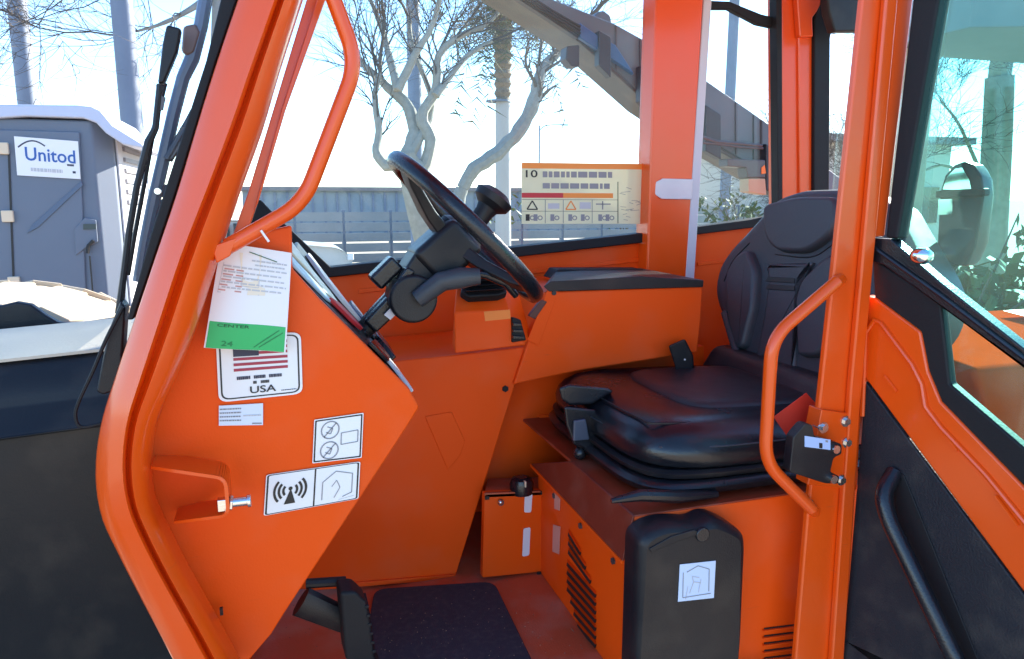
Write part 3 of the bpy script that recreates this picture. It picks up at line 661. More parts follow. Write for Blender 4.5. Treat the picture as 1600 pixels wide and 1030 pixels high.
# --- seat
ST = bpy.data.objects.new('operator_seat', None); COL.objects.link(ST); ST.parent = M; ST.matrix_parent_inverse = parent_inv(M)
ST['label'] = 'black vinyl operator seat with a low sculpted backrest'
def sring(cx, cy, a, bb, z, e=3.6, n=48, dx=0, tilt=0):
    out = []
    for i in range(n):
        t = 2*math.pi*i/n; c, s = math.cos(t), math.sin(t)
        x = cx+a*math.copysign(abs(c)**(2/e), c); y = cy+bb*math.copysign(abs(s)**(2/e), s)
        out.append(V((x, y, z+tilt*(x-cx))))
    return out
cx, cy = .80, 1.262
def cush(levels, **k): return MB().loft([sring(cx, cy, .262-i, .268-i, z, **k) for z, i in levels])
cush([(ZT+.002, .03), (ZT+.012, .010), (ZT+.024, .004), (ZT+.030, .008), (ZT+.033, .018)], e=5.5).build('seat_base', BLKG, ST, ang=50)
cush([(ZT+.032, .022), (ZT+.036, .014), (ZT+.044, .012), (ZT+.048, .020)], e=5.5, tilt=-.01).build('seat_skirt', BLK, ST, ang=50)
cush([(ZT+.045, .026), (ZT+.052, .016), (ZT+.070, .014), (ZT+.084, .018), (ZT+.098, .028), (ZT+.110, .045), (ZT+.117, .066), (ZT+.1185, .09), (ZT+.1175, .12), (ZT+.116, .16)], e=5.0, tilt=-.03).build('seat_cushion', BLKG, ST, ang=60)
MB().loft([sring(.85, cy+.01, .15-i, .155-i, z, e=5, tilt=-.03) for z, i in ((ZT+.110, 0), (ZT+.119, .003), (ZT+.124, .012), (ZT+.1255, .03), (ZT+.1255, .06))]).build('cushion_pad', VIN, ST, ang=50)
b = MB()
pth = [V((.575, 1.36, ZT+.120)), V((.585, 1.12, ZT+.119)), V((.63, 1.065, ZT+.118)), V((.95, 1.055, ZT+.110))]
b.tube(smooth_path(pth, 6), .0022, 6); b.build('seam', BLK, ST)
# front corner lever pods
b = MB(); b.loft([[aY(x, y, 1.27) for x, y in q] for q in ()] ) if False else None
b = MB()
b.loft([psY([(872, 606), (890, 600), (950, 606), (960, 612), (925, 632), (890, 634), (877, 626)], 1.24), psY([(884, 604), (900, 600), (945, 606), (950, 612), (925, 626), (900, 628), (888, 620)], 1.32)]); b.build('adjuster_pod', BLKG, ST, bevel=.006, seg=3)
b = MB(); b.loft([psY([(880, 634), (935, 640), (936, 700), (918, 704), (896, 696), (884, 664)], 1.235), psY([(884, 634), (940, 640), (940, 694), (920, 698), (898, 690), (888, 664)], 1.34)]); b.build('adjuster_housing', BLKG, ST, bevel=.006, seg=3)
b = MB(); b.prism(psY([(897, 658), (916, 655), (922, 688), (896, 690)], 1.228), (0, .008, 0)); b.build('adjuster_lever', mat('slate_plastic', (.06, .075, .11), .35), ST, bevel=.003)
b = MB(); c = aY(906, 708, 1.25); b.ball(c, .013); b.build('weight_knob', BLKG, ST)
b = MB(); b.tube([aY(955, 783, 1.0), aY(1000, 774, .995), aY(1060, 776, .995), aY(1120, 772, 1.0)], [.004, .010, .011, .006], 10, flat=1); b.build('slide_lever', BLKG, ST)
# belt buckle on the far side
b = MB(); b.loft([psY([(1044, 540), (1070, 529), (1083, 555), (1086, 592), (1058, 592), (1054, 570)], 1.395), psY([(1046, 541), (1070, 531), (1083, 556), (1086, 592), (1060, 592)] + [(1055, 571)], 1.425)]); b.build('belt_buckle', BLK, ST, bevel=.005, seg=3)
b = MB(); b.ball(aY(1070, 562, 1.393), .0022); b.build('buckle_stud', WHT, ST)
# backrest, outline traced on its own leaning plane and mirrored about the middle of the seat
lean = math.radians(12)
bn = V((-math.cos(lean), 0, math.sin(lean))); bo = V((1.0, 0, -.43)); bu = V((math.sin(lean), 0, math.cos(lean)))
YM = 1.285
def bk2(px, py):
    p = hit(px, py, bo, bn); return (p.y-YM, (p-bo).dot(bu))
lo = [bk2(x, y) for x, y in ((1128, 600), (1112, 590), (1122, 560), (1137, 530), (1130, 505), (1119, 478), (1115, 450), (1123, 415), (1140, 388), (1163, 363), (1190, 333), (1212, 310), (1240, 298), (1262, 294))]
hs = [p for p in lo]
full = hs+[(-s, h) for s, h in hs[::-1]]
top = max(h for s, h in full)
ol = smooth_path([V((s, h, 0)) for s, h in full], 3, True)
def b3(s, h, d=0): return bo+V((0, YM+s, 0))+bu*h+bn*d
def inset2(P, k):
    n = len(P); out = []
    for i in range(n):
        t = (P[(i+1) % n]-P[i-1]); t = V((-t.y, t.x, 0)).normalized(); out.append(P[i]+t*k)
    return out
area = sum(ol[i].x*ol[(i+1) % len(ol)].y-ol[(i+1) % len(ol)].x*ol[i].y for i in range(len(ol)))
sg = 1 if area > 0 else -1
rings = [[b3(p.x, p.y, d) for p in inset2(ol, sg*k)] for d, k in ((-.10, .02), (-.09, .004), (-.05, 0), (-.018, .001), (-.006, .006), (0, .014), (.001, .022), (.001, .032))]
MB().loft(rings).build('backrest', VIN2, ST, ang=50)
def pad(px, d0, name, m=VIN, r=.012):
    P = rp([V((*bk2(x, y), 0)) for x, y in px], r, 4)
    ar = sum(P[i].x*P[(i+1) % len(P)].y-P[(i+1) % len(P)].x*P[i].y for i in range(len(P))); s_ = 1 if ar > 0 else -1
    MB().loft([[b3(p.x, p.y, d) for p in inset2(P, s_*k)] for d, k in ((-.005, 0), (d0*.35, .0015), (d0*.8, .0035), (d0, .0085), (d0*1.0, .0115))]).build(name, m, ST, ang=50)
pad([(1199, 322), (1255, 308), (1322, 308), (1314, 366), (1270, 398), (1222, 396), (1204, 376)], .020, 'head_pad', VIN2, .03)
pad([(1143, 430), (1158, 402), (1178, 390), (1192, 422), (1188, 480), (1172, 545), (1160, 548), (1146, 500)], .022, 'side_bolster', VIN2, .016)
pad([(1253, 470), (1262, 440), (1298, 405), (1316, 395), (1318, 520), (1290, 560), (1256, 560)], .022, 'side_bolster', VIN2, .016)
pad([(1202, 412), (1278, 410), (1254, 440), (1246, 586), (1180, 586), (1196, 500), (1204, 446)], .009, 'centre_pad', VIN2, .01)
for a, c in ((434, 441), (446, 453)):
    P = [b3(*bk2(x, y), .0095) for x, y in ((1206, a), (1248, a+2), (1247, c+3), (1202, c))]
    b = MB(); b.prism(P, bn*.002); b.build('back_slot', INK, ST, bevel=.001)
b = MB(); P = [b3(*bk2(x, y), .017) for x, y in ((1222, 365), (1272, 366), (1272, 368), (1222, 367))]; b.prism(P, bn*.001); b.build('logo_line', INK, ST)
# grey hose/strap down the bolster
b = MB(); b.tube(smooth_path([b3(*bk2(x, y), .014) for x, y in ((1140, 490), (1152, 530), (1163, 565), (1168, 597))], 5), .009, 10); b.build('bolster_roll', VIN2, ST)
b = MB(); b.loft([[V((.93, 1.05, -.44)), V((1.12, 1.05, -.44)), V((1.12, 1.52, -.44)), V((.93, 1.52, -.44))], [V((.98, 1.07, -.34)), V((1.14, 1.07, -.34)), V((1.14, 1.50, -.34)), V((.98, 1.50, -.34))]]); b.build('seat_hinge_cover', VIN, ST, bevel=.02, seg=3)
b = MB()
for px in (((1132, 440), (1146, 408), (1172, 380)), ((1150, 520), (1160, 560), (1168, 588)), ((1200, 420), (1212, 470), (1204, 560)), ((1212, 398), (1268, 402), (1306, 380))):
    b.tube(smooth_path([b3(*bk2(x, y), .0018) for x, y in px], 6), .0012, 5)
b.build('stitched_seam', BLK, ST)
b = MB()
for q in ([(.59, 1.04), (.70, 1.012), (.95, 1.010)], [(.56, 1.40), (.552, 1.25), (.57, 1.08)]):
    b.tube(smooth_path([V((x, y, ZT+.088)) for x, y in q], 6), .0014, 5)
b.build('cushion_piping', VIN2, ST)
# red card tucked beside the seat
b = MB(); b.prism(psY([(1209, 652), (1260, 614), (1280, 636), (1279, 662), (1236, 690)], .975), (0, .0012, 0)); rc = b.build('red_card', REDP, None); tag(rc, 'red card tucked between the black seat and the orange door pillar', 'card')
# ================================================================== papers and stickers on the dash panel
yp = YD-.002
c = quadY([(346, 378), (456, 396), (446, 549), (319, 542)], YD-.020)
c[1] = c[1]+V((0, .004, 0)); c[2] = c[2]+V((0, -.004, 0))
bend = lambda u, v: .010*math.sin(v*2.6)*(.4+.6*u)+.004*math.sin(u*5+v)
d = Decal(c, NY, .0006, bend)
nu, nv = 8, 12
def sheet(d, u0, v0, u1, v1, m, l, nu=8, nv=8):
    vs = [d.p(u0+(u1-u0)*i/nu, v0+(v1-v0)*j/nv, l) for j in range(nv+1) for i in range(nu+1)]
    d.b.add(vs, [(j*(nu+1)+i, j*(nu+1)+i+1, (j+1)*(nu+1)+i+1, (j+1)*(nu+1)+i) for j in range(nv) for i in range(nu)], m)
sheet(d, 0, 0, 1, 1, 0, 0); 
sheet(d, .02, .74, .98, .998, 1, 1.0, 8, 3)
d.text('CENTER', .12, .755, .52, .785, 2, 3); d.text('24', .20, .92, .34, .97, 3, 3); d.line([(.6, .97), (.9, .78)], .01, 3); d.line([(.66, .97), (.95, .8)], .01, 3)
d.line([(.4, .05), (.8, .11)], .008, 2, l=3); d.poly([(.27, .07), (.58, .06), (.57, .36), (.67, .38), (.68, .45), (.44, .46), (.45, .39), (.37, .38)], 5, 1)  # cream polygon paints a patch of sunlight on the sheet
for k in range(5): d.rect(.10-.01*k, .23+.05*k, .36, .243+.05*k, 6, 2)
for i, (v, u0, u1) in enumerate(((.20, .08, .95), (.25, .09, .9), (.30, .1, .92), (.35, .08, .95), (.40, .1, .9), (.12, .45, .95), (.16, .5, .92))): d.scribble(u0, v, u1, v+.03, 1, 4, 2, .5, i)
d.line([(.08, .18), (.06, .46), (.6, .45)], .006, 4); d.line([(.35, .3), (.58, .3), (.58, .38), (.35, .38), (.35, .3)], .006, 4)
o = d.build('document_sheet', [PAPER, GREENP, mat('dark_green_ink', (.01, .10, .04), .6), mat('deep_green_ink', (.008, .2, .06), .6), INKL, PAPER_SUN, mat('faint_red_ink', (.55, .28, .25), .7)])
tag(o, 'white paper sheet with a green band at its foot, hanging on the orange dash panel', 'paper')
# flag sticker
d = Decal(quadY([(337, 524), (470, 519), (473, 615), (342, 629)], yp), NY); d.base(0, .12); d.b.m[:] = [0]*len(d.b.m)
def rframe(d, i0, i1, r, m):
    o = [(q.x, q.y) for q in rp([V((a, c, 0)) for a, c in ((i0, i0), (1-i0, i0), (1-i0, 1-i0), (i0, 1-i0))], r, 5)]
    n = [(q.x, q.y) for q in rp([V((a, c, 0)) for a, c in ((i1, i1), (1-i1, i1), (1-i1, 1-i1), (i1, 1-i1))], r*.85, 5)]
    for k in range(len(o)): j = (k+1) % len(o); d.poly([o[k], o[j], n[j], n[k]], m, 1)
rframe(d, .03, .05, .11, 1)
for k in range(7): d.rect(.19, .02+k*.082, .83, .02+k*.082+.043, 2, 2)
d.rect(.19, .02, .49, .33, 3, 3)
d.scribble(.22, .635, .38, .685, 1, 3, 2, 1, 5); d.scribble(.42, .635, .56, .685, 1, 3, 2, 1, 6); d.scribble(.60, .635, .76, .685, 1, 3, 2, 1, 7); d.scribble(.41, .72, .46, .765, 1, 1, 2, 1, 8); d.scribble(.50, .72, .61, .765, 1, 1, 2, 1, 9); d.text('USA', .37, .80, .68, .91, 1); d.scribble(.74, .90, .93, .915, 1, 3, 2, .9)
d.build('flag_sticker', [WHT, INK, mat('dark_red_print', (.36, .03, .06), .5), NAVY], dpn)['label'] = 'white sticker with a striped flag and USA lettering'
d = Decal(quadY([(342, 634), (411, 630), (411, 664), (342, 665)], yp), NY); d.base(0)
d.scribble(.02, .15, .5, .9, 4, 1, 2, .35, 2); d.scribble(.55, .5, .95, .58, 1, 2, 2, .8, 9); d.rect(.75, .88, .97, .95, 1)
d.build('serial_label', [mat('pale_blue_vinyl', (.62, .70, .80), .4), INKG, INKL], dpn)
d = Decal(quadY([(491, 656), (568, 645), (565, 715), (488, 724)], yp), NY); d.base(0, .02); rframe(d, .02, .05, .02, 1)
for cv in (.28, .74):
    d.ring(.33, cv, .165, .19, 2, asp=.92); d.line([(.21, cv+.15), (.45, cv-.15)], .025, 2)
    d.line([(.27, cv-.08), (.38, cv-.03), (.34, cv+.09), (.25, cv+.04)], .022, 2)
d.line([(.56, .38), (.90, .36), (.90, .62), (.56, .64), (.56, .38)], .02, 2)
d.build('prohibition_sticker', [WHT, INK, INKG], dpn)
d = Decal(quadY([(416, 742), (563, 721), (560, 779), (412, 806)], yp), NY); d.base(0, .04); rframe(d, .012, .03, .04, 1); d.rect(.508, .03, .525, .97, 1)
for sgn in (0, 180):
    for r in (.075, .135, .195): d.ring(.26, .46, r*.78, r*.78+.026, 1, sgn-42, sgn+42, asp=.45, n=10)
d.poly([(.265, .42), (.32, .80), (.20, .80)], 1, 2); d.ring(.262, .42, 0, .022, 1, asp=.45, n=10)
d.line([(.60, .86), (.60, .40), (.74, .16), (.92, .28), (.92, .78), (.82, .86)], .010, 2, asp=.45); d.line([(.73, .85), (.79, .6), (.75, .4), (.70, .55)], .008, 2, asp=.45); d.line([(.78, .92), (.95, .88)], .006, 2)
d.build('radio_sticker', [WHT, INK, INKG], dpn)
# ================================================================== door, swung open towards the viewer
DH = V((.895, .925, 0)); DD = V((.22, -.975, 0)).normalized(); DN = V((-DD.y, DD.x, 0)); DN = DN if DN.x < 0 else -DN
def dr(px, py, off=0): return hit(px, py, DH+DN*off, DN)
def drp(b, pts, off, th, m=0): b.prism([dr(x, y, off) for x, y in pts], -DN*th, m); return b
def ext(pa, pb, off, L):
    a, c = dr(*pa, off), dr(*pb, off); return c+(c-a).normalized()*L
DO = bpy.data.objects.new('cab_door', None); COL.objects.link(DO); DO.parent = M; DO.matrix_parent_inverse = parent_inv(M)
DO['label'] = 'open cab door with teal glass and black inner trim'
# frame plate: top edge and lower edge carry on out of view to the free edge of the door
def ex(pts_top, pts_bot, off, th, L=.45):
    T = [dr(x, y, off) for x, y in pts_top]; Bq = [dr(x, y, off) for x, y in pts_bot]
    T.append(T[-1]+(T[-1]-T[-2]).normalized()*L); Bq.append(Bq[-1]+(Bq[-1]-Bq[-2]).normalized()*L)
    return MB().prism(T+Bq[::-1], -DN*th)
ex([(1345, 462), (1368, 466), (1438, 518), (1450, 580), (1470, 628), (1600, 762)], [(1330, 700), (1352, 592), (1600, 927)], 0, .03).build('door_frame', ORA, DO, bevel=.004)
b = MB(); b.tube([dr(x, y, .002) for x, y in ((1347, 650), (1352, 520), (1366, 500), (1376, 505), (1425, 570), (1440, 600), (1446, 636), (1470, 668), (1540, 742), (1600, 815), (1700, 935))], .004, 8); b.build('frame_ridge', ORA, DO)
for q in (((1382, 588), (1400, 612)), ((1478, 680), (1496, 704)), ((1555, 775), (1590, 822))):
    b = MB(); b.tube([dr(x, y, .002) for x, y in q], .003, 6); b.build('pressed_mark', ORA, DO)
ex([(1352, 596), (1600, 930)], [(1318, 1000), (1300, 1160), (1600, 1260)], -.002, .03).build('trim_panel', TRIM, DO, bevel=.003)
ex([(1362, 402), (1470, 474), (1484, 600), (1600, 700)], [(1366, 472), (1436, 530), (1450, 585), (1470, 634), (1600, 762)], -.004, .02).build('lower_seal', RUB, DO, bevel=.004)
b = MB(); 
T = [dr(x, y, .004) for x, y in ((1357, 372), (1392, 374), (1470, 442), (1600, 545))]; T.append(T[-1]+(T[-1]-T[-2]).normalized()*.4)
Bq = [dr(x, y, .004) for x, y in ((1357, 408), (1380, 414), (1470, 480), (1600, 574))]; Bq.append(Bq[-1]+(Bq[-1]-Bq[-2]).normalized()*.4)
b.prism(T+Bq[::-1], -DN*.025); b.build('belt_rail', BLKG, DO, bevel=.005, seg=3)
b = MB(); b.tube([dr(x, y, .006) for x, y in ((1362, 385), (1470, 462), (1600, 560), (1660, 604))], .0035, 8); b.build('belt_bead', BLKG, DO)
b = MB(); drp(b, [(1430, -40), (1474, -40), (1402, 374), (1383, 372)], .002, .03); b.build('window_frame', RUB, DO, bevel=.004)
T = [dr(1440, -60, -.012), dr(1390, 410, -.012), dr(1440, 540, -.012), dr(1475, 640, -.012), dr(1600, 745, -.012)]
T.append(T[-1]+(T[-1]-T[-2]).normalized()*.4); u0 = T[-1].copy(); u0.z = .36
b = MB(); b.prism(T+[u0, V((T[0].x+DD.x*.05, T[0].y+DD.y*.05, .40))], -DN*.005); b.build('door_glass', TGL, DO)
# pull handle and the recess behind it
b = MB(); pth = rp_open([dr(1398, 738, -.002), dr(1378, 772, .03), dr(1388, 812, .035), dr(1502, 1050, .035), dr(1530, 1120, .0)], .03)
b.tube(pth, .013, 14); b.build('pull_handle', BLKG, DO)
b = MB(); drp(b, [(1394, 735), (1412, 742), (1540, 1060), (1500, 1090), (1400, 800)], .0005, .003); b.build('handle_recess', RUB, DO, bevel=.002)
b = MB(); c = dr(1397, 741, .004); b.cyl(c, c-DN*.01, .004, 10); b.build('handle_screw', STEEL, DO)
# pillar-to-door hinge leaf
b = MB(); b.prism([dr(1306, 640, .004), dr(1338, 650, .004), dr(1332, 768, .004), dr(1300, 756, .004)], -DN*.012); b.build('hinge_leaf', ORA, DO, bevel=.002)
# --- outside mirror beyond the door glass
mo = MB(); Yq = .98
def mY(px, py, k=0): return hit(px, py, DH-DN*(.30+k), DN)
MR = bpy.data.objects.new('side_mirror', None); COL.objects.link(MR); MR.parent = M; MR.matrix_parent_inverse = parent_inv(M)
mp = [(1462, 415), (1468, 300), (1476, 274), (1490, 258), (1506, 252), (1522, 258), (1533, 276), (1537, 305), (1524, 385), (1510, 416)]
P = [mY(x, y) for x, y in mp]
MB().loft([[p for p in P], [p-DN*.03 for p in P], [p-DN*.05 for p in ins(P, .008)]]).build('mirror_housing', BLK, MR, bevel=.004)
b = MB(); b.prism([mY(x, y, -.004) for x, y in ((1473, 296), (1480, 276), (1492, 264), (1503, 262), (1514, 280), (1518, 298))], -DN*.003); b.build('mirror_glass', mat('mirror_glass', (.75, .78, .78), .05, metal=1), MR)
b = MB(); b.prism([mY(x, y, -.012) for x, y in ((1461, 298), (1538, 294), (1538, 306), (1461, 310))], -DN*.02); b.build('mirror_band', RUB, MR, bevel=.003)
b = MB(); b.prism([mY(x, y, -.004) for x, y in ((1466, 312), (1488, 311), (1488, 335), (1466, 336))], -DN*.003); b.build('lower_mirror_glass', mat('mirror_glass_low', (.75, .78, .78), .05, metal=1), MR)
b = MB(); b.tube([mY(1488, 412), mY(1470, 440), mY(1450, 470), mY(1440, 520)], .012, 10); b.build('mirror_arm', BLK, MR)
# chrome ball added on the belt rail to catch a sun glint
b = MB(); c = dr(1440, 400, .012); b.ball(c, .016, (1, 1, .8)); b.build('sun_glint_ball', mat('sun_glint_chrome', (.9, .9, .9), .08, metal=1), DO)
# --- engine cover behind the door
rings = []
for x in (1.19, 3.4):
    rings.append([V((x, .955, -.75)), V((x, .955, -.36)), V((x, .985, -.30)), V((x, 1.34, -.265)), V((x, 1.36, -.75))])
ec = part(MB().loft(rings), 'engine_cover', mat('grainy_cover_paint', (.62, .050, .004), .8, spec=.0, var=.15, vscale=30, bump=.25, bscale=160), bevel=.012, seg=3)
ex0 = V((1.62, 1.02, -.288))
d = Decal([ex0+V((0, .26, .030)), ex0+V((.30, .26, .030)), ex0+V((.30, 0, 0.004)), ex0+V((0, 0, .004))], V((0, -.08, 1)), .001); d.base(0)
d.line([(.2, .8), (.2, .3), (.5, .12), (.8, .3), (.8, .8), (.2, .8)], .04, 1); d.scribble(.3, .4, .7, .75, 3, 1, 2, .5, 3); d.build('cover_sticker', [WHT, INK], ec)
# ================================================================== front of the machine, left of the pillar
cz = -.205
XR = -.12
b = MB()
n1, f1 = 1.088, 1.40
prof = [(-1.9, n1), (XR, n1)]
def zx(x): return -.205+ .03*(x+.35)*-.4
rings = []
for x in (-2.2, -1.2, -.8, -.45, XR):
    zt = -.212 + (x+.35)*.06
    rings.append([V((x, n1+.012, zt-.02)), V((x, n1, zt-.045)), V((x, n1-.002, zt-.054)), V((x, n1-.004, zt-.058)), V((x, n1-.036, zt-.084)), V((x, n1-.037, zt-.088)), V((x, n1-.020, zt-.092)), V((x, n1-.006, -.645)), V((x, n1+.01, -.672)), V((x, f1, -.672)), V((x, f1, zt))] + [V((x, n1+.04, zt))])
part(MB().loft(rings), 'front_cowl', mat('satin_black_cowl', (.010, .0110, .014), .42, spec=.3, var=.25, bump=.1, bscale=300, rvar=.12, dust=.05, scuff=.12), bevel=.006, ang=40)
rings = []
for x in (-2.2, -1.2, -.8, -.45, XR-.01):
    zt = -.209 + (x+.35)*.06
    rings.append([V((x, n1+.03, zt-.004)), V((x, n1+.03, zt)), V((x, n1+.12, zt+.008)), V((x, n1+.26, zt+.010)), V((x, f1-.01, zt)), V((x, f1-.01, zt-.004))])
ct = part(MB().loft(rings), 'cowl_top', COWLSUN, ang=40)
b = MB(); b.tube([V((-.62, n1+.05, -.222)), V((-.50, n1+.2, -.205)), V((-.40, f1-.04, -.205))], .0016, 5); part(b, 'cowl_seam', INK)
# far fender lip
fl = [(-60, 470), (0, 478), (25, 472), (48, 476), (70, 492), (92, 505), (130, 504), (215, 492), (215, 500), (130, 514), (90, 518), (40, 520), (0, 535), (-60, 540)]
b = MB(); b.prism(psY(fl, 1.45), (0, .02, 0)); part(b, 'front_fender', BLK, bevel=.006)
# front wheel on the far side: tyre with lugs
wx = aY(24, 432, 2.15); Rt = .50
wcn = V((wx.x-.02, 2.15, wx.z-Rt))
FWm = bpy.data.objects.new('front_wheel', None); COL.objects.link(FWm); FWm.parent = M; FWm.matrix_parent_inverse = parent_inv(M)
rings = []
for i in range(40):
    a = 2*math.pi*i/40; u = V((math.cos(a), 0, math.sin(a)))
    rings.append([wcn+u*(Rt-.05*abs(t)**3-.02)+V((0, t*.2, 0)) for t in (-1, -.7, 0, .7, 1)]+[wcn+u*(Rt-.24)+V((0, .17, 0)), wcn+u*(Rt-.24)+V((0, -.17, 0))])
MB().loft(rings+[rings[0]], caps=False).build('tyre', TYRE, FWm, ang=50)
for i in range(26):
    a = 2*math.pi*i/26+.05
    for sd in (-1, 1):
        aa = a+(.14 if sd > 0 else 0); u = V((math.cos(aa), 0, math.sin(aa))); t = V((-math.sin(aa), 0, math.cos(aa)))
        c0 = wcn+u*(Rt-.012)+V((0, sd*.02, 0)); c1 = wcn+u*(Rt-.058)+V((0, sd*.2, 0))+t*.10
        b = MB(); rings = []
        for c in (c0, c1):
            rings.append([c-t*.040-u*.02, c+t*.040-u*.02, c+t*.034+u*.002, c-t*.034+u*.002])
        b.loft(rings); b.build('tread_lug', TYRE, FWm, bevel=.004)
b = MB(); b.cyl(wcn+V((0, -.12, 0)), wcn+V((0, .12, 0)), Rt-.27, 28); b.build('rim', mat('rim_paint', (.5, .48, .44), .5), FWm)
wn = V((-2.1, .9, GZ+.62))
b = MB(); b.cyl(wn+V((0, -.05, 0)), wn+V((0, .3, 0)), .60, 40); part(b, 'near_front_wheel', mat('black_tyre', (.02, .02, .022), .8, bump=.5, bscale=40), bevel=.05, seg=4)
b = MB(); b.box((-1.1, 1.62, -.76), 2.1, .3, .2); part(b, 'front_frame', BLK, bevel=.01)
# wipers, mirror arm, cable
def wpp(px, py, y=1.02): return aY(px, py, y)
WI = bpy.data.objects.new('windshield_wiper', None); COL.objects.link(WI); WI.parent = M; WI.matrix_parent_inverse = parent_inv(M)
b = MB(); b.prism(psY([(260, 38), (283, 44), (276, 82), (256, 130), (246, 131), (254, 66)], 1.02), (0, .016, 0)); b.build('wiper_motor_cover', BLK, WI, bevel=.003)
b = MB(); b.tube([wpp(x, y) for x, y in ((250, 132), (243, 200), (232, 222), (214, 290), (202, 360), (192, 440), (186, 490))], [.004, .004, .005, .004, .004, .004, .005], 8); b.build('wiper_arm', BLK, WI)
b = MB(); b.tube([wpp(x, y, 1.05) for x, y in ((258, 130), (238, 215), (225, 290), (210, 370), (200, 430))], .0028, 6); b.tube([wpp(x, y, 1.04) for x, y in ((246, 180), (226, 240), (208, 320), (196, 380), (190, 450))], .0022, 6); b.build('wiper_link', BLK, WI)
b = MB(); b.prism(psY([(252, 150), (258, 152), (254, 172), (250, 172)], 1.018), (0, .006, 0)); b.build('wiper_clip', DSTEEL, WI)
b = MB(); b.prism(psY([(188, 470), (196, 480), (192, 540), (188, 608), (160, 618), (150, 612), (168, 520)], 1.0), (0, .03, 0)); b.build('wiper_base', BLK, WI, bevel=.003)
b = MB(); b.tube(smooth_path([wpp(x, y, .99) for x, y in ((192, 480), (166, 530), (146, 578), (122, 630), (118, 652), (127, 667), (158, 662))], 5), .0022, 6); b.build('washer_hose', RUB, WI)
MA = bpy.data.objects.new('front_mirror_bracket', None); COL.objects.link(MA); MA.parent = M; MA.matrix_parent_inverse = parent_inv(M)
b = MB(); b.tube([wpp(x, y, 1.06) for x, y in ((326, -30), (314, 40), (300, 92), (286, 122), (272, 175), (255, 250), (240, 315), (226, 380), (216, 440))], [.0085, .0085, .009, .008, .008, .008, .008, .007, .007], 10); b.build('bracket_tube', mat('slate_tube', (.10, .13, .20), .4, coat=.2), MA)
b = MB(); b.prism(psY([(286, 40), (306, 36), (314, 50), (304, 82), (294, 88), (283, 80)], 1.05), (0, .02, 0)); b.build('clamp', mat('brown_clamp', (.16, .10, .09), .5), MA, bevel=.004)
b = MB(); b.tube([wpp(x, y, 1.05) for x, y in ((312, 157), (300, 172), (292, 190), (288, 205), (262, 250))], [.002, .002, .003, .006, .006], 8); b.prism(psY([(282, 198), (293, 198), (286, 224), (268, 250), (262, 244)], 1.045), (0, .01, 0)); b.build('lower_clamp', DSTEEL, MA, bevel=.001)
b = MB(); c = wpp(246, 299, 1.045); b.cyl(c, c+V((0, .008, 0)), .004, 12); b.build('clamp_screw', STEEL, MA)
b = MB(); b.prism(psY([(236, 288), (270, 288), (262, 310), (236, 306)], 1.10), (0, .03, 0)); b.prism(psY([(238, 318), (264, 306), (254, 330), (234, 344)], 1.10), (0, .03, 0)); b.build('bracket_block', DSTEEL, MA, bevel=.002)
# ================================================================== boom, right of the cab
YB = 2.05
BO = bpy.data.objects.new('telescopic_boom', None); COL.objects.link(BO); BO.parent = M; BO.matrix_parent_inverse = parent_inv(M)
tp_ = [(640, -150), (863, -2), (960, 36), (1023, 71), (1105, 126), (1217, 204), (1330, 290)]
bt_ = [(600, -90), (758, 3), (904, 92), (1016, 195), (1097, 248), (1221, 316), (1330, 372)]
nb_ = [(x, y-k) for (x, y), k in zip(bt_, (44, 40, 34, 36, 34, 30, 28))]
def yl(L, x):
    for p, q in zip(L, L[1:]):
        if p[0] <= x <= q[0]: return p[1]+(q[1]-p[1])*(x-p[0])/(q[0]-p[0])
    return L[-1][1]
def fy(x, t): return yl(tp_, x)*(1-t)+yl(nb_, x)*t          # height across the near face of the boom, 0 top to 1 bottom
DB = .16
b = MB(); b.prism(psY(tp_+nb_[::-1], YB), (0, DB, 0)); b.build('boom_section', BOOMB, BO, bevel=.006)
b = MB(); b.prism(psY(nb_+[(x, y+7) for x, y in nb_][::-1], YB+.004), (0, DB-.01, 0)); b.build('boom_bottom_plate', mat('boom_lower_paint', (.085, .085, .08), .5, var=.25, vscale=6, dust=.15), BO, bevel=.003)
b = MB(); b.prism(psY([(x, fy(x, .60)) for x in (700, 800, 860, 904)]+[(x, fy(x, 1.05)) for x in (904, 860, 800, 700)], YB-.02), (0, .03, 0)); b.build('boom_hose_tray', BOOMD, BO, bevel=.004)
for x0_, x1_, t0, t1 in ((936, 955, .34, 1.25), (1001, 1014, .5, 1.15), (1103, 1127, .42, 1.2), (1197, 1222, .42, 1.3)):
    b = MB(); b.prism(psY([(x0_, fy(x0_, t0)), (x1_, fy(x1_, t0)), (x1_, fy(x1_, t1)), (x0_, fy(x0_, t1))], YB-.03), (0, .034, 0)); b.build('gusset_plate', BOOMD, BO, bevel=.003)
b = MB(); b.prism(psY([(886, 72), (906, 70), (906, 104), (894, 104), (884, 92)], YB-.02), (0, .05, 0)); b.build('wear_pad', BOOMD, BO, bevel=.004)
b = MB(); b.prism(psY([(906, fy(906, .45)), (936, fy(936, .5)), (962, fy(962, .45)), (992, fy(992, .75)), (906, fy(906, .98))], YB-.02), (0, .02, 0)); b.build('blue_reflection_patch', mat('boom_blue_reflection', (.02, .13, .34), .4), BO, bevel=.003)  # blue plate paints a reflection onto the boom side
for x in (962, 1000, 1150, 1178, 1190):
    b = MB(); b.prism(psY([(x, fy(x, .03)), (x+2, fy(x+2, .03)), (x+2, fy(x+2, .95)), (x, fy(x, .95))], YB-.005), (0, .007, 0)); b.build('weld_seam', DSTEEL, BO)
b = MB(); b.prism(psY([(925, 34), (934, 18), (944, 16), (955, 24), (958, 44)], YB+.02), (0, .12, 0)); b.build('wear_pad_hump', BOOMB, BO, bevel=.006)
b = MB()
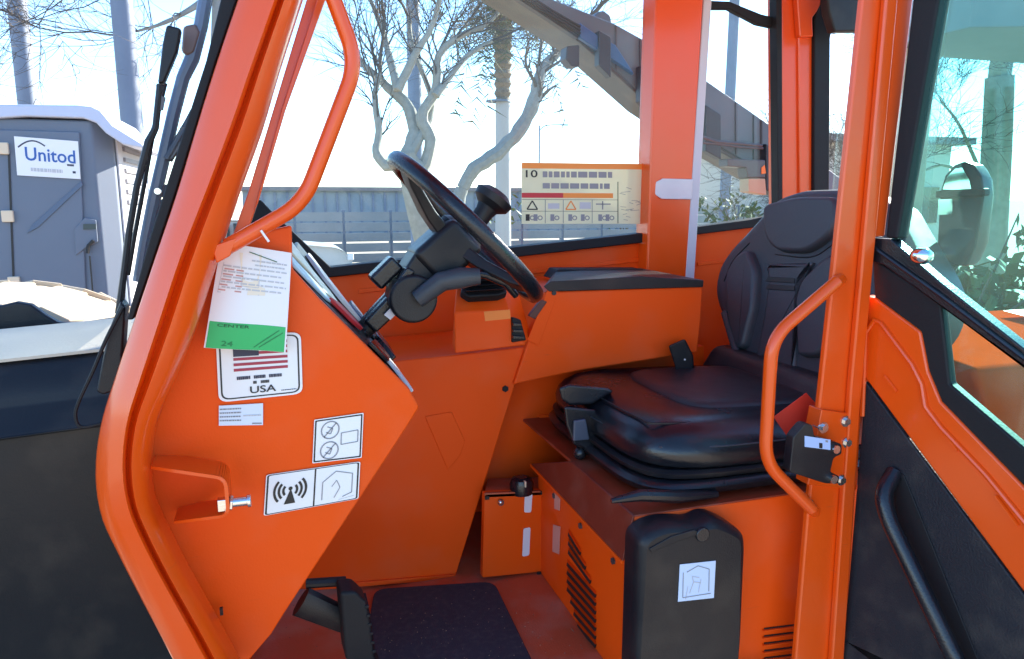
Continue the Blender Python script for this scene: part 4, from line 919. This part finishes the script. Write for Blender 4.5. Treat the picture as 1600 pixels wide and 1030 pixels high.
for k in range(3): b.tube([aY(x, y, YB-.028-.004*k) for x, y in ((700, fy(700, .62+.12*k)), (780, fy(780, .62+.12*k)), (860, fy(860, .62+.12*k)), (906, fy(906, .62+.12*k)))], .006, 8)
b.build('hydraulic_hose', RUB, BO)
b = MB(); b.tube([aY(x, y, YB-.03) for x, y in ((1098, 215), (1120, 222), (1150, 224), (1190, 228))], .006, 8); b.tube([aY(x, y, YB-.03) for x, y in ((1098, 223), (1130, 226), (1160, 230), (1192, 232))], .004, 8); b.build('hydraulic_line', DSTEEL, BO)
b = MB(); b.prism(psY([(1137, 248), (1196, 250), (1196, 278), (1168, 278), (1166, 262), (1137, 260)], YB-.05), (0, .05, 0)); b.build('valve_block', DSTEEL, BO, bevel=.003)
b = MB(); b.prism(psY([(1170, 279), (1196, 279), (1198, 305), (1170, 300)], YB-.05), (0, .05, 0)); b.build('hose_guard', mat('tan_guard', (.45, .40, .27), .6), BO, bevel=.003)
b = MB(); b.prism(psY([(1190, 262), (1195, 258), (1197, 271), (1190, 272)], YB-.052), (0, .002, 0)); b.build('caution_mark', ORP, BO)
# ================================================================== BACKGROUND
def gp(px, y): return aY(px, 500, y)                      # only x matters
# portable toilet
yt = 4.2
T0 = empty('portable_toilet', (-1.3, 4.6, GZ), 'blue grey portable toilet with a white sign on its door', 'portable toilet')
xr = aY(148, 260, yt).x; xs = xr+.08; xl = xr-1.12; zb = GZ; ztp = aY(130, 188, yt).z
b = MB(); ring = [(xl, yt), (xr, yt), (xs, yt+.08), (xs, yt+.98), (xl, yt+.98)]
b.prism([V((x, y, zb)) for x, y in ring], (0, 0, ztp-zb)); b.build('cabin', TOI, T0, bevel=.012, seg=3)
b = MB(); b.prism([V((xs+.001, yt+.10, zb+.02)), V((xs+.001, yt+.97, zb+.02)), V((xs+.001, yt+.97, ztp-.02)), V((xs+.001, yt+.10, ztp-.02))], (.012, 0, 0)); b.build('side_panel', TOIS, T0, bevel=.005)
for k in range(6):
    b = MB(); b.box((xs+.018, yt+.5, ztp-.12-.055*k), .014, .55, .022, (V((1, 0, 0)), V((0, 1, 0)), V((0, 0, 1)))); b.build('vent_slat', INKG, T0)
rf = [(-420, 215), (-300, 190), (0, 163), (120, 164), (142, 166), (156, 172), (176, 196), (224, 226), (224, 232), (192, 226), (165, 208), (150, 192), (130, 185), (40, 182), (-300, 205)]
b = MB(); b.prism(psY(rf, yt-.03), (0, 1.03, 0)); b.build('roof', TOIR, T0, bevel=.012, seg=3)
def tq(px, y0=None): return [aY(x, y, y0 or yt) for x, y in px]
b = MB(); b.prism(tq([(-260, 196), (20, 203), (124, 206), (136, 500), (138, 760), (-260, 820)], yt-.014), (0, .012, 0)); b.build('door', TOI, T0, bevel=.006)
dz = None
for px, py in ((4, 232), (12, 338), (22, 441)):
    b = MB(); b.box(aY(px, py, yt-.022), .05, .02, .055); b.build('hinge', CREAM, T0, bevel=.004)
b = MB(); b.prism(tq([(12, 240), (15, 240), (40, 900), (37, 900)], yt-.018), (0, .004, 0)); b.build('door_seam', INK, T0)
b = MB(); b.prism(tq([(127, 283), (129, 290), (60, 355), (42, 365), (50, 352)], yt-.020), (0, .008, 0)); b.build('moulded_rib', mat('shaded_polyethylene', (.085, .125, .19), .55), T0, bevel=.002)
b = MB(); b.prism(tq([(116, 358), (132, 340), (150, 344), (153, 378), (136, 386), (118, 400)], yt-.020), (0, .008, 0)); b.build('latch_recess', TOI, T0, bevel=.004)
b = MB(); b.prism(tq([(130, 350), (150, 350), (150, 358), (130, 359)], yt-.026), (0, .008, 0)); b.build('latch_window', mat('dark_latch', (.04, .06, .06), .4), T0)
b = MB(); b.tube(tq([(137, 396), (138, 384), (146, 376)], yt-.026), .008, 6); b.tube(tq([(140, 400), (146, 470)], yt-.022), .004, 5); b.build('latch_handle', INK, T0)
d = Decal(tq([(22, 213), (122, 221), (126, 280), (27, 274)], yt-.020), NY, .002); d.base(0)
d.text('Unitod', .15, .25, .94, .60, 1); 
arc = [(.05+.42*t, .36-.28*math.sin(math.pi*(.10+.70*t))) for t in [i/14 for i in range(15)]]
d.line(arc, .022, 2, asp=.6); d.scribble(.22, .78, .72, .88, 1, 3, 2, .9, 3); d.scribble(.8, .62, .92, .68, 1, 2, 2, .9, 4); d.rect(.88, .8, .93, .86, 2)
d.build('door_sign', [WHT, BLUE, NAVY, INKL], T0)
# street light poles
def pole(pxb, pyt, pxt, y, r, label, arm=None, m=GALV, h=None):
    x = aY(pxb, 330, y).x; zt = h or 9.0
    e = empty('light_pole', (x, y, GZ), label, 'light pole', 'light poles around the yard')
    b = MB(); b.tube([V((x, y, GZ)), V((x, y, zt))], [r, r*.7], 14); b.build('shaft', m, e)
    b = MB(); b.cyl((x, y, GZ), (x, y, GZ+.3), r*1.9, 12); b.build('base', CONC, e)
    b = MB(); L = arm or 1.2; b.tube(smooth_path([V((x, y, zt-.4)), V((x+L*.3, y, zt)), V((x+L, y, zt+.12))], 5), r*.45, 8); b.build('arm', m, e)
    b = MB(); b.box((x+L+.25, y, zt+.1), .6, .25, .12); b.build('lamp_head', m, e, bevel=.03)
    return e
pole(62, 0, 0, 11.0, .125, 'pale light pole rising behind the portable toilet roof')
pole(218, 0, 0, 7.2, .095, 'thick blue grey light pole right beside the portable toilet')
pole(652, 0, 0, 15, .15, 'light pole behind the bare tree, seen through the side window', h=13)
pole(1132, 0, 0, 17, .15, 'light pole seen through the narrow quarter window', h=15)
x = aY(842, 300, 60).x
e = pole(842, 0, 0, 60, .10, 'small far street light with a curved arm above the placard', 2.0, h=aY(842, 196, 60).z)
# bare tree
def branch(b, p, d, L, r, depth, R, tw):
    n = 7; pts = [p]; rad = [r]; q = p.copy(); dd = d.normalized()
    for i in range(n):
        dd = (dd+V((R.uniform(-1, 1), R.uniform(-1, 1), R.uniform(-.8, .8)))*.36).normalized(); q = q+dd*(L/n); pts.append(q.copy()); rad.append(r*(1-.75*(i+1)/n))
        if depth > 0 and i >= 1:
            for _ in range(2 if depth > 1 else 2):
                nd = (dd+V((R.uniform(-1, 1), R.uniform(-1, 1), R.uniform(-.5, 1)))*.95).normalized()
                branch(tw if depth <= 2 else b, q, nd, L*R.uniform(.45, .75), max(.003, rad[-1]*.55), depth-1, R, tw)
    b.tube(pts, rad, 5 if r > .02 else 3)
def bare_tree(name, y, trunk, limbs, label, m, seed, twigs=3, px2m=None):
    R = random.Random(seed); base = aY(trunk[0][0], trunk[0][1], y)
    e = empty(name, (base.x, y, GZ), label, 'tree', 'bare trees beyond the cab')
    k = y*1.02/FPX
    b = MB(); pts = [V((base.x+.1, y, GZ))]+[aY(px, py, y) for px, py, wd in trunk]; b.tube(smooth_path(pts, 4), [w_ for w_ in lerp_list([trunk[0][2]*1.4*k/2]+[t[2]*k/2 for t in trunk], 4)], 12); b.build('trunk', m, e)
    cb, tw = MB(), MB()
    for li, limb in enumerate(limbs):
        off = R.uniform(-.5, .5); pts = []; rad = []
        for i, (px, py, wd) in enumerate(limb): pts.append(aY(px, py, y)+V((0, off*i*.35, 0))); rad.append(wd*k/2)
        b = MB(); sp_ = smooth_path(pts, 4); rr = [q*R.uniform(.93, 1.10) for q in lerp_list(rad, 4)]; sp_ = [q+V((R.uniform(-1, 1), R.uniform(-1, 1), R.uniform(-1, 1)))*(.09*w_) for q, w_ in zip(sp_, rr)]; b.tube(sp_, rr, 9); b.build('limb', m, e)
        for i in range(len(sp_)//3, len(sp_), 2):
            if twigs and i > len(sp_)*.45:
                for _ in range(2):
                    t = (sp_[i]-sp_[i-1]).normalized(); nd = (t+V((R.uniform(-1, 1), R.uniform(-1, 1), R.uniform(-.3, 1)))*.9).normalized()
                    branch(tw, sp_[i], nd, R.uniform(.5, 1.3), max(.006, rr[i]*.35), twigs-1, R, tw)
        if twigs: branch(tw, sp_[-1], (sp_[-1]-sp_[-2]), 1.4, rr[-1], twigs, R, tw)
    if tw.v: o = tw.build('twig_crown', TWIG, e, fix=False); o['kind'] = 'stuff'
    return e
def lerp_list(a, n):
    out = []
    for i in range(len(a)-1): out += [a[i]+(a[i+1]-a[i])*j/n for j in range(n)]
    return out+[a[-1]]
bare_tree('bare_tree', 9.0, [(700, 470, 46), (676, 400, 44), (655, 330, 38), (640, 270, 32), (634, 240, 30)],
    [[(634, 250, 26), (604, 258, 18), (590, 235, 13), (594, 204, 11), (589, 146, 9), (598, 110, 7)],
     [(634, 250, 26), (650, 205, 20), (640, 160, 18), (613, 130, 14), (580, 95, 10), (560, 62, 7), (540, 10, 5)],
     [(622, 140, 14), (612, 90, 11), (605, 45, 9), (585, -20, 6)],
     [(622, 140, 14), (648, 85, 11), (672, 45, 8), (690, -20, 6)],
     [(636, 245, 26), (660, 262, 20), (674, 220, 18), (660, 182, 18), (682, 140, 14), (688, 85, 11), (720, 55, 10), (768, 32, 7), (800, -10, 5)],
     [(680, 150, 13), (704, 120, 9), (735, 84, 8), (775, 60, 5)],
     [(640, 240, 18), (680, 165, 9), (655, 70, 6), (650, 10, 5)]],
    'bare tree with forked pale limbs, seen through the side window behind the steering wheel', BARK, 5, 2)
bare_tree('bare_tree', 12.0, [(712, 420, 24), (716, 320, 22), (722, 295, 20)],
    [[(722, 295, 18), (740, 265, 22), (775, 240, 22), (810, 205, 22), (832, 160, 20), (844, 112, 18), (870, 82, 14), (905, 40, 8)]],
    'thin leaning tree with one long curved limb, right of the steering wheel', BARK2, 11, 2)
# tree whose fine branches overhang the sky at the upper left
bare_tree('bare_tree', 8.0, [(330, 520, 40), (335, 300, 36), (345, 120, 30), (350, -60, 26)],
    [[(350, -60, 14), (300, -60, 8), (240, -30, 4), (175, 12, 2)], [(350, -30, 14), (310, 10, 8), (260, 40, 5), (220, 55, 3)], [(340, -90, 12), (240, -70, 5), (170, -25, 3), (120, -2, 2)]],
    'bare tree whose fine drooping twigs cross the sky above the portable toilet', BARK2, 21, 2)
# palm
yp_ = 15.0; k = yp_*1.03/FPX
pb = aY(786, 330, yp_); PT = empty('palm_tree', (pb.x, yp_, GZ), 'tall palm tree with a shaggy skirt, left of the placard in the side window', 'palm tree')
ztop = aY(786, -25, yp_).z
b = MB(); b.tube([V((pb.x, yp_, GZ)), V((pb.x, yp_, aY(786, 160, yp_).z))], [13*k, 11.5*k], 14); b.build('smooth_trunk', CONC, PT)
b = MB(); R = random.Random(2); pts = []; rd = []
z0 = aY(786, 160, yp_).z
for i in range(26): pts.append(V((pb.x, yp_, z0+(ztop-z0)*i/25))); rd.append((10 if i % 2 else 13)*k*(1+.4*i/25))
b.tube(pts, rd, 14); b.build('rough_trunk', PALMB, PT)
b = MB(); b.cyl((pb.x-.1, yp_, z0), (pb.x-.1, yp_, z0+.03), 19*k, 12); b.build('trunk_collar', GALV, PT)
b = MB()
for i in range(70):
    a = R.uniform(0, 6.28); up = R.uniform(-1.0, .9) if i > 26 else R.uniform(-1.6, -1.1); L = R.uniform(1.2, 2.0) if i > 26 else R.uniform(.5, .9); d = V((math.cos(a), math.sin(a), 0)); c = V((pb.x, yp_, ztop+R.uniform(-.2, .4)))
    pts = [c+d*(L*t)+V((0, 0, (up*t-.9*t*t)*L*.8)) for t in (0, .25, .5, .75, 1)]
    sd = V((-d.y, d.x, 0))
    for j in range(4):
        for kk in range(12):
            p = pts[j].lerp(pts[j+1], kk/12); q = pts[j].lerp(pts[j+1], min(1, kk/12+.045))
            for s_ in (-1, 1):
                if R.random() < .3: continue
                tip = p+sd*(s_*R.uniform(.05, .34))+d*R.uniform(-.15, .35)+V((R.uniform(-.1, .1), R.uniform(-.1, .1), -R.uniform(.05, .4))); b.add([p, q, tip], [(0, 1, 2)])
b.build('frond', FROND, PT, fix=False)['kind'] = 'stuff'
# fences, walls, buildings
def flat_wall(name, y, px0, px1, pyt, m, label, cat, th=.2, parts=()):
    a, c = aY(px0, 330, y), aY(px1, 330, y); zt = aY((px0+px1)/2, pyt, y).z
    e = empty(name, ((a.x+c.x)/2, y, GZ), label, cat)
    return e, a.x, c.x, zt
e, x0, x1, zt = flat_wall('long_building', 40, 380, 1060, 299, CONC, 'long low grey building on the skyline behind the yard fence', 'building')
b = MB(); b.box(((x0+x1)/2, 42, (GZ+zt)/2), x1-x0, 4, zt-GZ); b.build('wall', mat('blue_grey_cladding', (.22, .27, .31), .7, var=.1), e)
b = MB(); b.box(((x0+x1)/2, 42, zt+.1), x1-x0+.6, 4.6, .2); b.build('roof', ROOFG, e)
for i in range(40):
    b = MB(); b.box((x0+(x1-x0)*(i+.5)/40, 39.97, (GZ+zt)/2), .12, .06, zt-GZ-.1); b.build('batten', GALV, e)
def fence(y, px0, px1, zt, label, n, slats, m, gap):
    x0, x1 = aY(px0, 330, y).x, aY(px1, 330, y).x
    e = empty('slat_fence', ((x0+x1)/2, y, GZ), label, 'fence')
    for i in range(n+1):
        b = MB(); x = x0+(x1-x0)*i/n; b.box((x, y+.06, (GZ+zt)/2), .1, .1, zt-GZ+.06); b.build('post', GALV, e)
    for i in range(n):
        for k_ in range(slats):
            b = MB(); xa, xb = x0+(x1-x0)*i/n, x0+(x1-x0)*(i+1)/n; h = (zt-GZ)/slats
            b.box(((xa+xb)/2, y+random.uniform(-.008, .008), GZ+h*(k_+.5)), xb-xa-.06, .03, h*(1-gap)); b.build('slat', m, e)
fence(19, 380, 1000, -.3, 'grey slat fence across the yard behind the steering wheel', 9, 6, FENC, .16)
fence(24, 1080, 1420, -.25, 'pale slat fence seen through the quarter window', 5, 5, mat('pale_fence_board', (.45, .44, .38), .8, var=.2), .12)
# pickets nearer
x0, x1 = aY(600, 350, 13).x, aY(1005, 350, 13).x
e = empty('picket_fence', ((x0+x1)/2, 13, GZ), 'low pale picket fence in front of the grey slat fence', 'fence')
n = 70
for i in range(n):
    x = x0+(x1-x0)*i/n; b = MB(); h = .62+random.uniform(-.03, .03); b.prism([V((x, 13, GZ)), V((x+.07, 13, GZ)), V((x+.07, 13, GZ+h)), V((x+.035, 13, GZ+h+.05)), V((x, 13, GZ+h))], (0, .02, 0)); b.build('picket', CONC, e)
for h in (.2, .5): b = MB(); b.box(((x0+x1)/2, 13.03, GZ+h), x1-x0, .03, .06); b.build('rail', CONC, e)
# parked car left of the tree
CX, CY = aY(368, 340, 15).x, 15.0
CA = empty('parked_car', (CX, CY, GZ), 'pale parked car on the dirt behind the lower left of the side window', 'car')
prof = [(-2.1, .35), (2.1, .35), (2.15, .7), (1.9, .9), (1.0, 1.0), (.5, 1.45), (-.9, 1.48), (-1.6, 1.02), (-2.1, .92), (-2.2, .6)]
def cp(x, z, y=0): return V((CX+x, CY+y, GZ+z))
body = rp([cp(x, z) for x, z in prof], .16, 4)
cv = V((0, 1.7, 0))
MB().loft([[p+V((0, .10, 0)) for p in ins(body, .05)], body, [p+V((0, 1.6, 0)) for p in body], [p+V((0, 1.7, 0)) for p in ins(body, .05)]]).build('body', CARP, CA, ang=40)
for q in ([(.40, 1.38), (.88, 1.02), (-.05, 1.02), (-.05, 1.40)], [(-.12, 1.40), (-.12, 1.02), (-1.3, 1.04), (-.85, 1.40)]):
    b = MB(); b.prism([cp(x, z, -.012) for x, z in q], (0, .02, 0)); b.build('window', CGL, CA, bevel=.01)
for x in (-1.3, 1.3):
    b = MB(); b.cyl(cp(x, .33, -.05), cp(x, .33, .2), .33, 24); wh = b.build('wheel', RUB, CA); b = MB(); b.cyl(cp(x, .33, -.06), cp(x, .33, 0), .2, 18); b.build('rim', STEEL, wh)
for x in (-2.12, 2.1): b = MB(); b.box(cp(x, .72, .02), .12, .1, .14); b.build('headlight' if x > 0 else 'tail_light', WHT if x > 0 else RED, CA, bevel=.02)
# bushes and shrubs made of many small leaves
def shrub(name, x, y, r, h, label, n=500, cat='shrub', stems=5, m=LEAF, seed=1):
    R = random.Random(seed); e = empty(name, (x, y, GZ), label, cat, 'shrubs beyond the yard')
    b = MB()
    for i in range(stems): b.tube([V((x, y, GZ)), V((x+R.uniform(-.4, .4)*r, y+R.uniform(-.4, .4)*r, GZ+h*.5)), V((x+R.uniform(-.8, .8)*r, y+R.uniform(-.8, .8)*r, GZ+h*R.uniform(.7, 1)))], [.03, .02, .006], 5)
    b.build('stems', TWIG, e, fix=False)
    b = MB(); cl = [(V((x+R.uniform(-.7, .7)*r, y+R.uniform(-.7, .7)*r, GZ+h*R.uniform(.35, .9))), r*R.uniform(.25, .5)) for _ in range(10)]
    for i in range(n):
        c, rr = R.choice(cl); d = V((R.gauss(0, 1), R.gauss(0, 1), R.gauss(0, .8))).normalized(); p = c+d*rr*R.uniform(.3, 1); s_ = R.uniform(.04, .09)*(1+r*.2)
        u = V((R.uniform(-1, 1), R.uniform(-1, 1), R.uniform(-1, 1))).normalized()*s_; v = u.cross(d).normalized()*s_*.5
        b.add([p-u, p+v, p+u, p-v], [(0, 1, 2, 3)])
    b.build('leaf_mass', m, e, fix=False)['kind'] = 'stuff'
shrub('shrub', aY(978, 260, 22).x, 22, 1.0, 3.1, 'small tufted tree above the right end of the placard', 700, seed=4)
shrub('shrub', aY(1135, 300, 15).x, 15, .8, 2.1, 'loose pale shrub in the quarter window beside the light pole', 260, seed=5)
shrub('shrub', aY(1190, 330, 14).x, 14, .9, 1.5, 'low rounded bush in the quarter window corner', 500, seed=6)
shrub('shrub', aY(740, 330, 16).x, 16.5, 1.4, 1.95, 'leafy bush between the leaning tree and the steering wheel knob', 900, seed=9)
# building seen past the rear pillar and through the door glass
bx0, bx1 = aY(1290, 300, 20).x, aY(1480, 300, 20).x
e = empty('stucco_house', ((bx0+bx1)/2, 24, GZ), 'pale stucco house seen through the rear window', 'house')
zt = aY(1320, 222, 20).z
b = MB(); b.box(((bx0+bx1)/2, 24, (GZ+zt)/2), bx1-bx0, 8, zt-GZ); b.build('wall', WALLB, e)
b = MB(); b.box(((bx0+bx1)/2, 24, zt+.1), bx1-bx0+1, 9, .22); b.build('roof', ROOFG, e)
for i in range(4):
    b = MB(); b.box((bx0+(i+.6)*(bx1-bx0)/4.4, 19.98, -.2), 1.0, .1, 1.2); wn_ = b.build('window', CGL, e); 
# canopy with a tan column, built to stand in for door glass reflections
yc = 4.6
cx0 = aY(1452, 100, yc).x
e = empty('reflection_canopy', (cx0+3, 6, GZ), 'grey canopy roof on tan columns, standing in for reflections in the teal door glass', 'canopy')
zr = aY(1520, 74, yc).z
b = MB(); b.prism([V((cx0-.2, yc-.5, zr)), V((cx0+9, yc-4, zr)), V((cx0+9, yc+.4, zr)), V((cx0-.2, yc+.4, zr))], (0, 0, .3)); b.build('roof', ROOFG, e, bevel=.01)
for dx in (0, 1.9):
    b = MB(); b.box((cx0+dx, yc+.1, (GZ+zr)/2), .17, .17, zr-GZ-.01); b.build('reflection_column', TAN, e, bevel=.01)
b = MB(); b.box((cx0+1.0, yc-.4, zr-.03), .5, .12, .05); b.build('reflection_ceiling_lamp', CREAM, e)
bare_tree('bare_tree', 6.5, [(1545, 520, 60), (1548, 380, 58), (1556, 250, 54), (1562, 120, 50)],  # solid tree and bush stand in for reflections in the door glass
    [[(1562, 120, 40), (1540, 60, 20), (1500, 10, 12), (1480, -40, 8)], [(1560, 170, 34), (1590, 90, 18), (1640, 20, 12)], [(1545, 300, 10), (1500, 200, 6), (1470, 160, 4)], [(1548, 330, 9), (1500, 260, 6), (1462, 270, 4)]],
    'tree with a thick pale trunk, standing in for reflections in the open door glass', BARK, 31, 3)
shrub('hedge_bush', aY(1560, 420, 4.2).x, 4.2, .9, 1.4, 'green bush below the mirror, standing in for reflections in the open door glass', 1500, 'bush', seed=14)
shrub('hedge_bush', aY(1640, 420, 5.2).x, 5.2, 1.1, 1.7, 'tall green bush behind the thick pale stand-in trunk past the door', 1500, 'bush', seed=15)
# grass strip by the fence
b = MB(); R = random.Random(12)
for i in range(5000):
    y = R.uniform(15, 18.5); x = R.uniform(aY(380, 360, y).x, aY(1400, 360, y).x); h = R.uniform(.05, .22); a = R.uniform(0, 6.28)
    b.add([(x, y, GZ), (x+.03*math.cos(a), y+.03*math.sin(a), GZ), (x+R.uniform(-.05, .05), y, GZ+h)], [(0, 1, 2)])
tag(b.build('dry_grass', mat('dry_grass', (.22, .20, .08), .8, var=.3), fix=False), kind='stuff')

# grit on the cab floor and mat
b = MB(); R = random.Random(44)
for i in range(260):
    p = aZ(R.uniform(440, 960), R.uniform(900, 1075), FZ+.001); on = 590 < 0
    z = FZ+.0095 if .02 < p.x < .42 and p.y < 1.36 else FZ+.0005
    q = R.uniform(.0006, .0015); k = R.uniform(0, 6)
    pts = [V((p.x+q*math.cos(k+a), p.y+q*math.sin(k+a)*R.uniform(.6, 1), z)) for a in (0, 1.6, 3.1, 4.6)]
    b.loft([pts, [V((v.x*.5+p.x*.5, v.y*.5+p.y*.5, z+q*.8)) for v in pts]])
tag(b.build('floor_grit', mat('tan_grit', (.20, .14, .09), .9, var=.4), fix=False), kind='stuff')
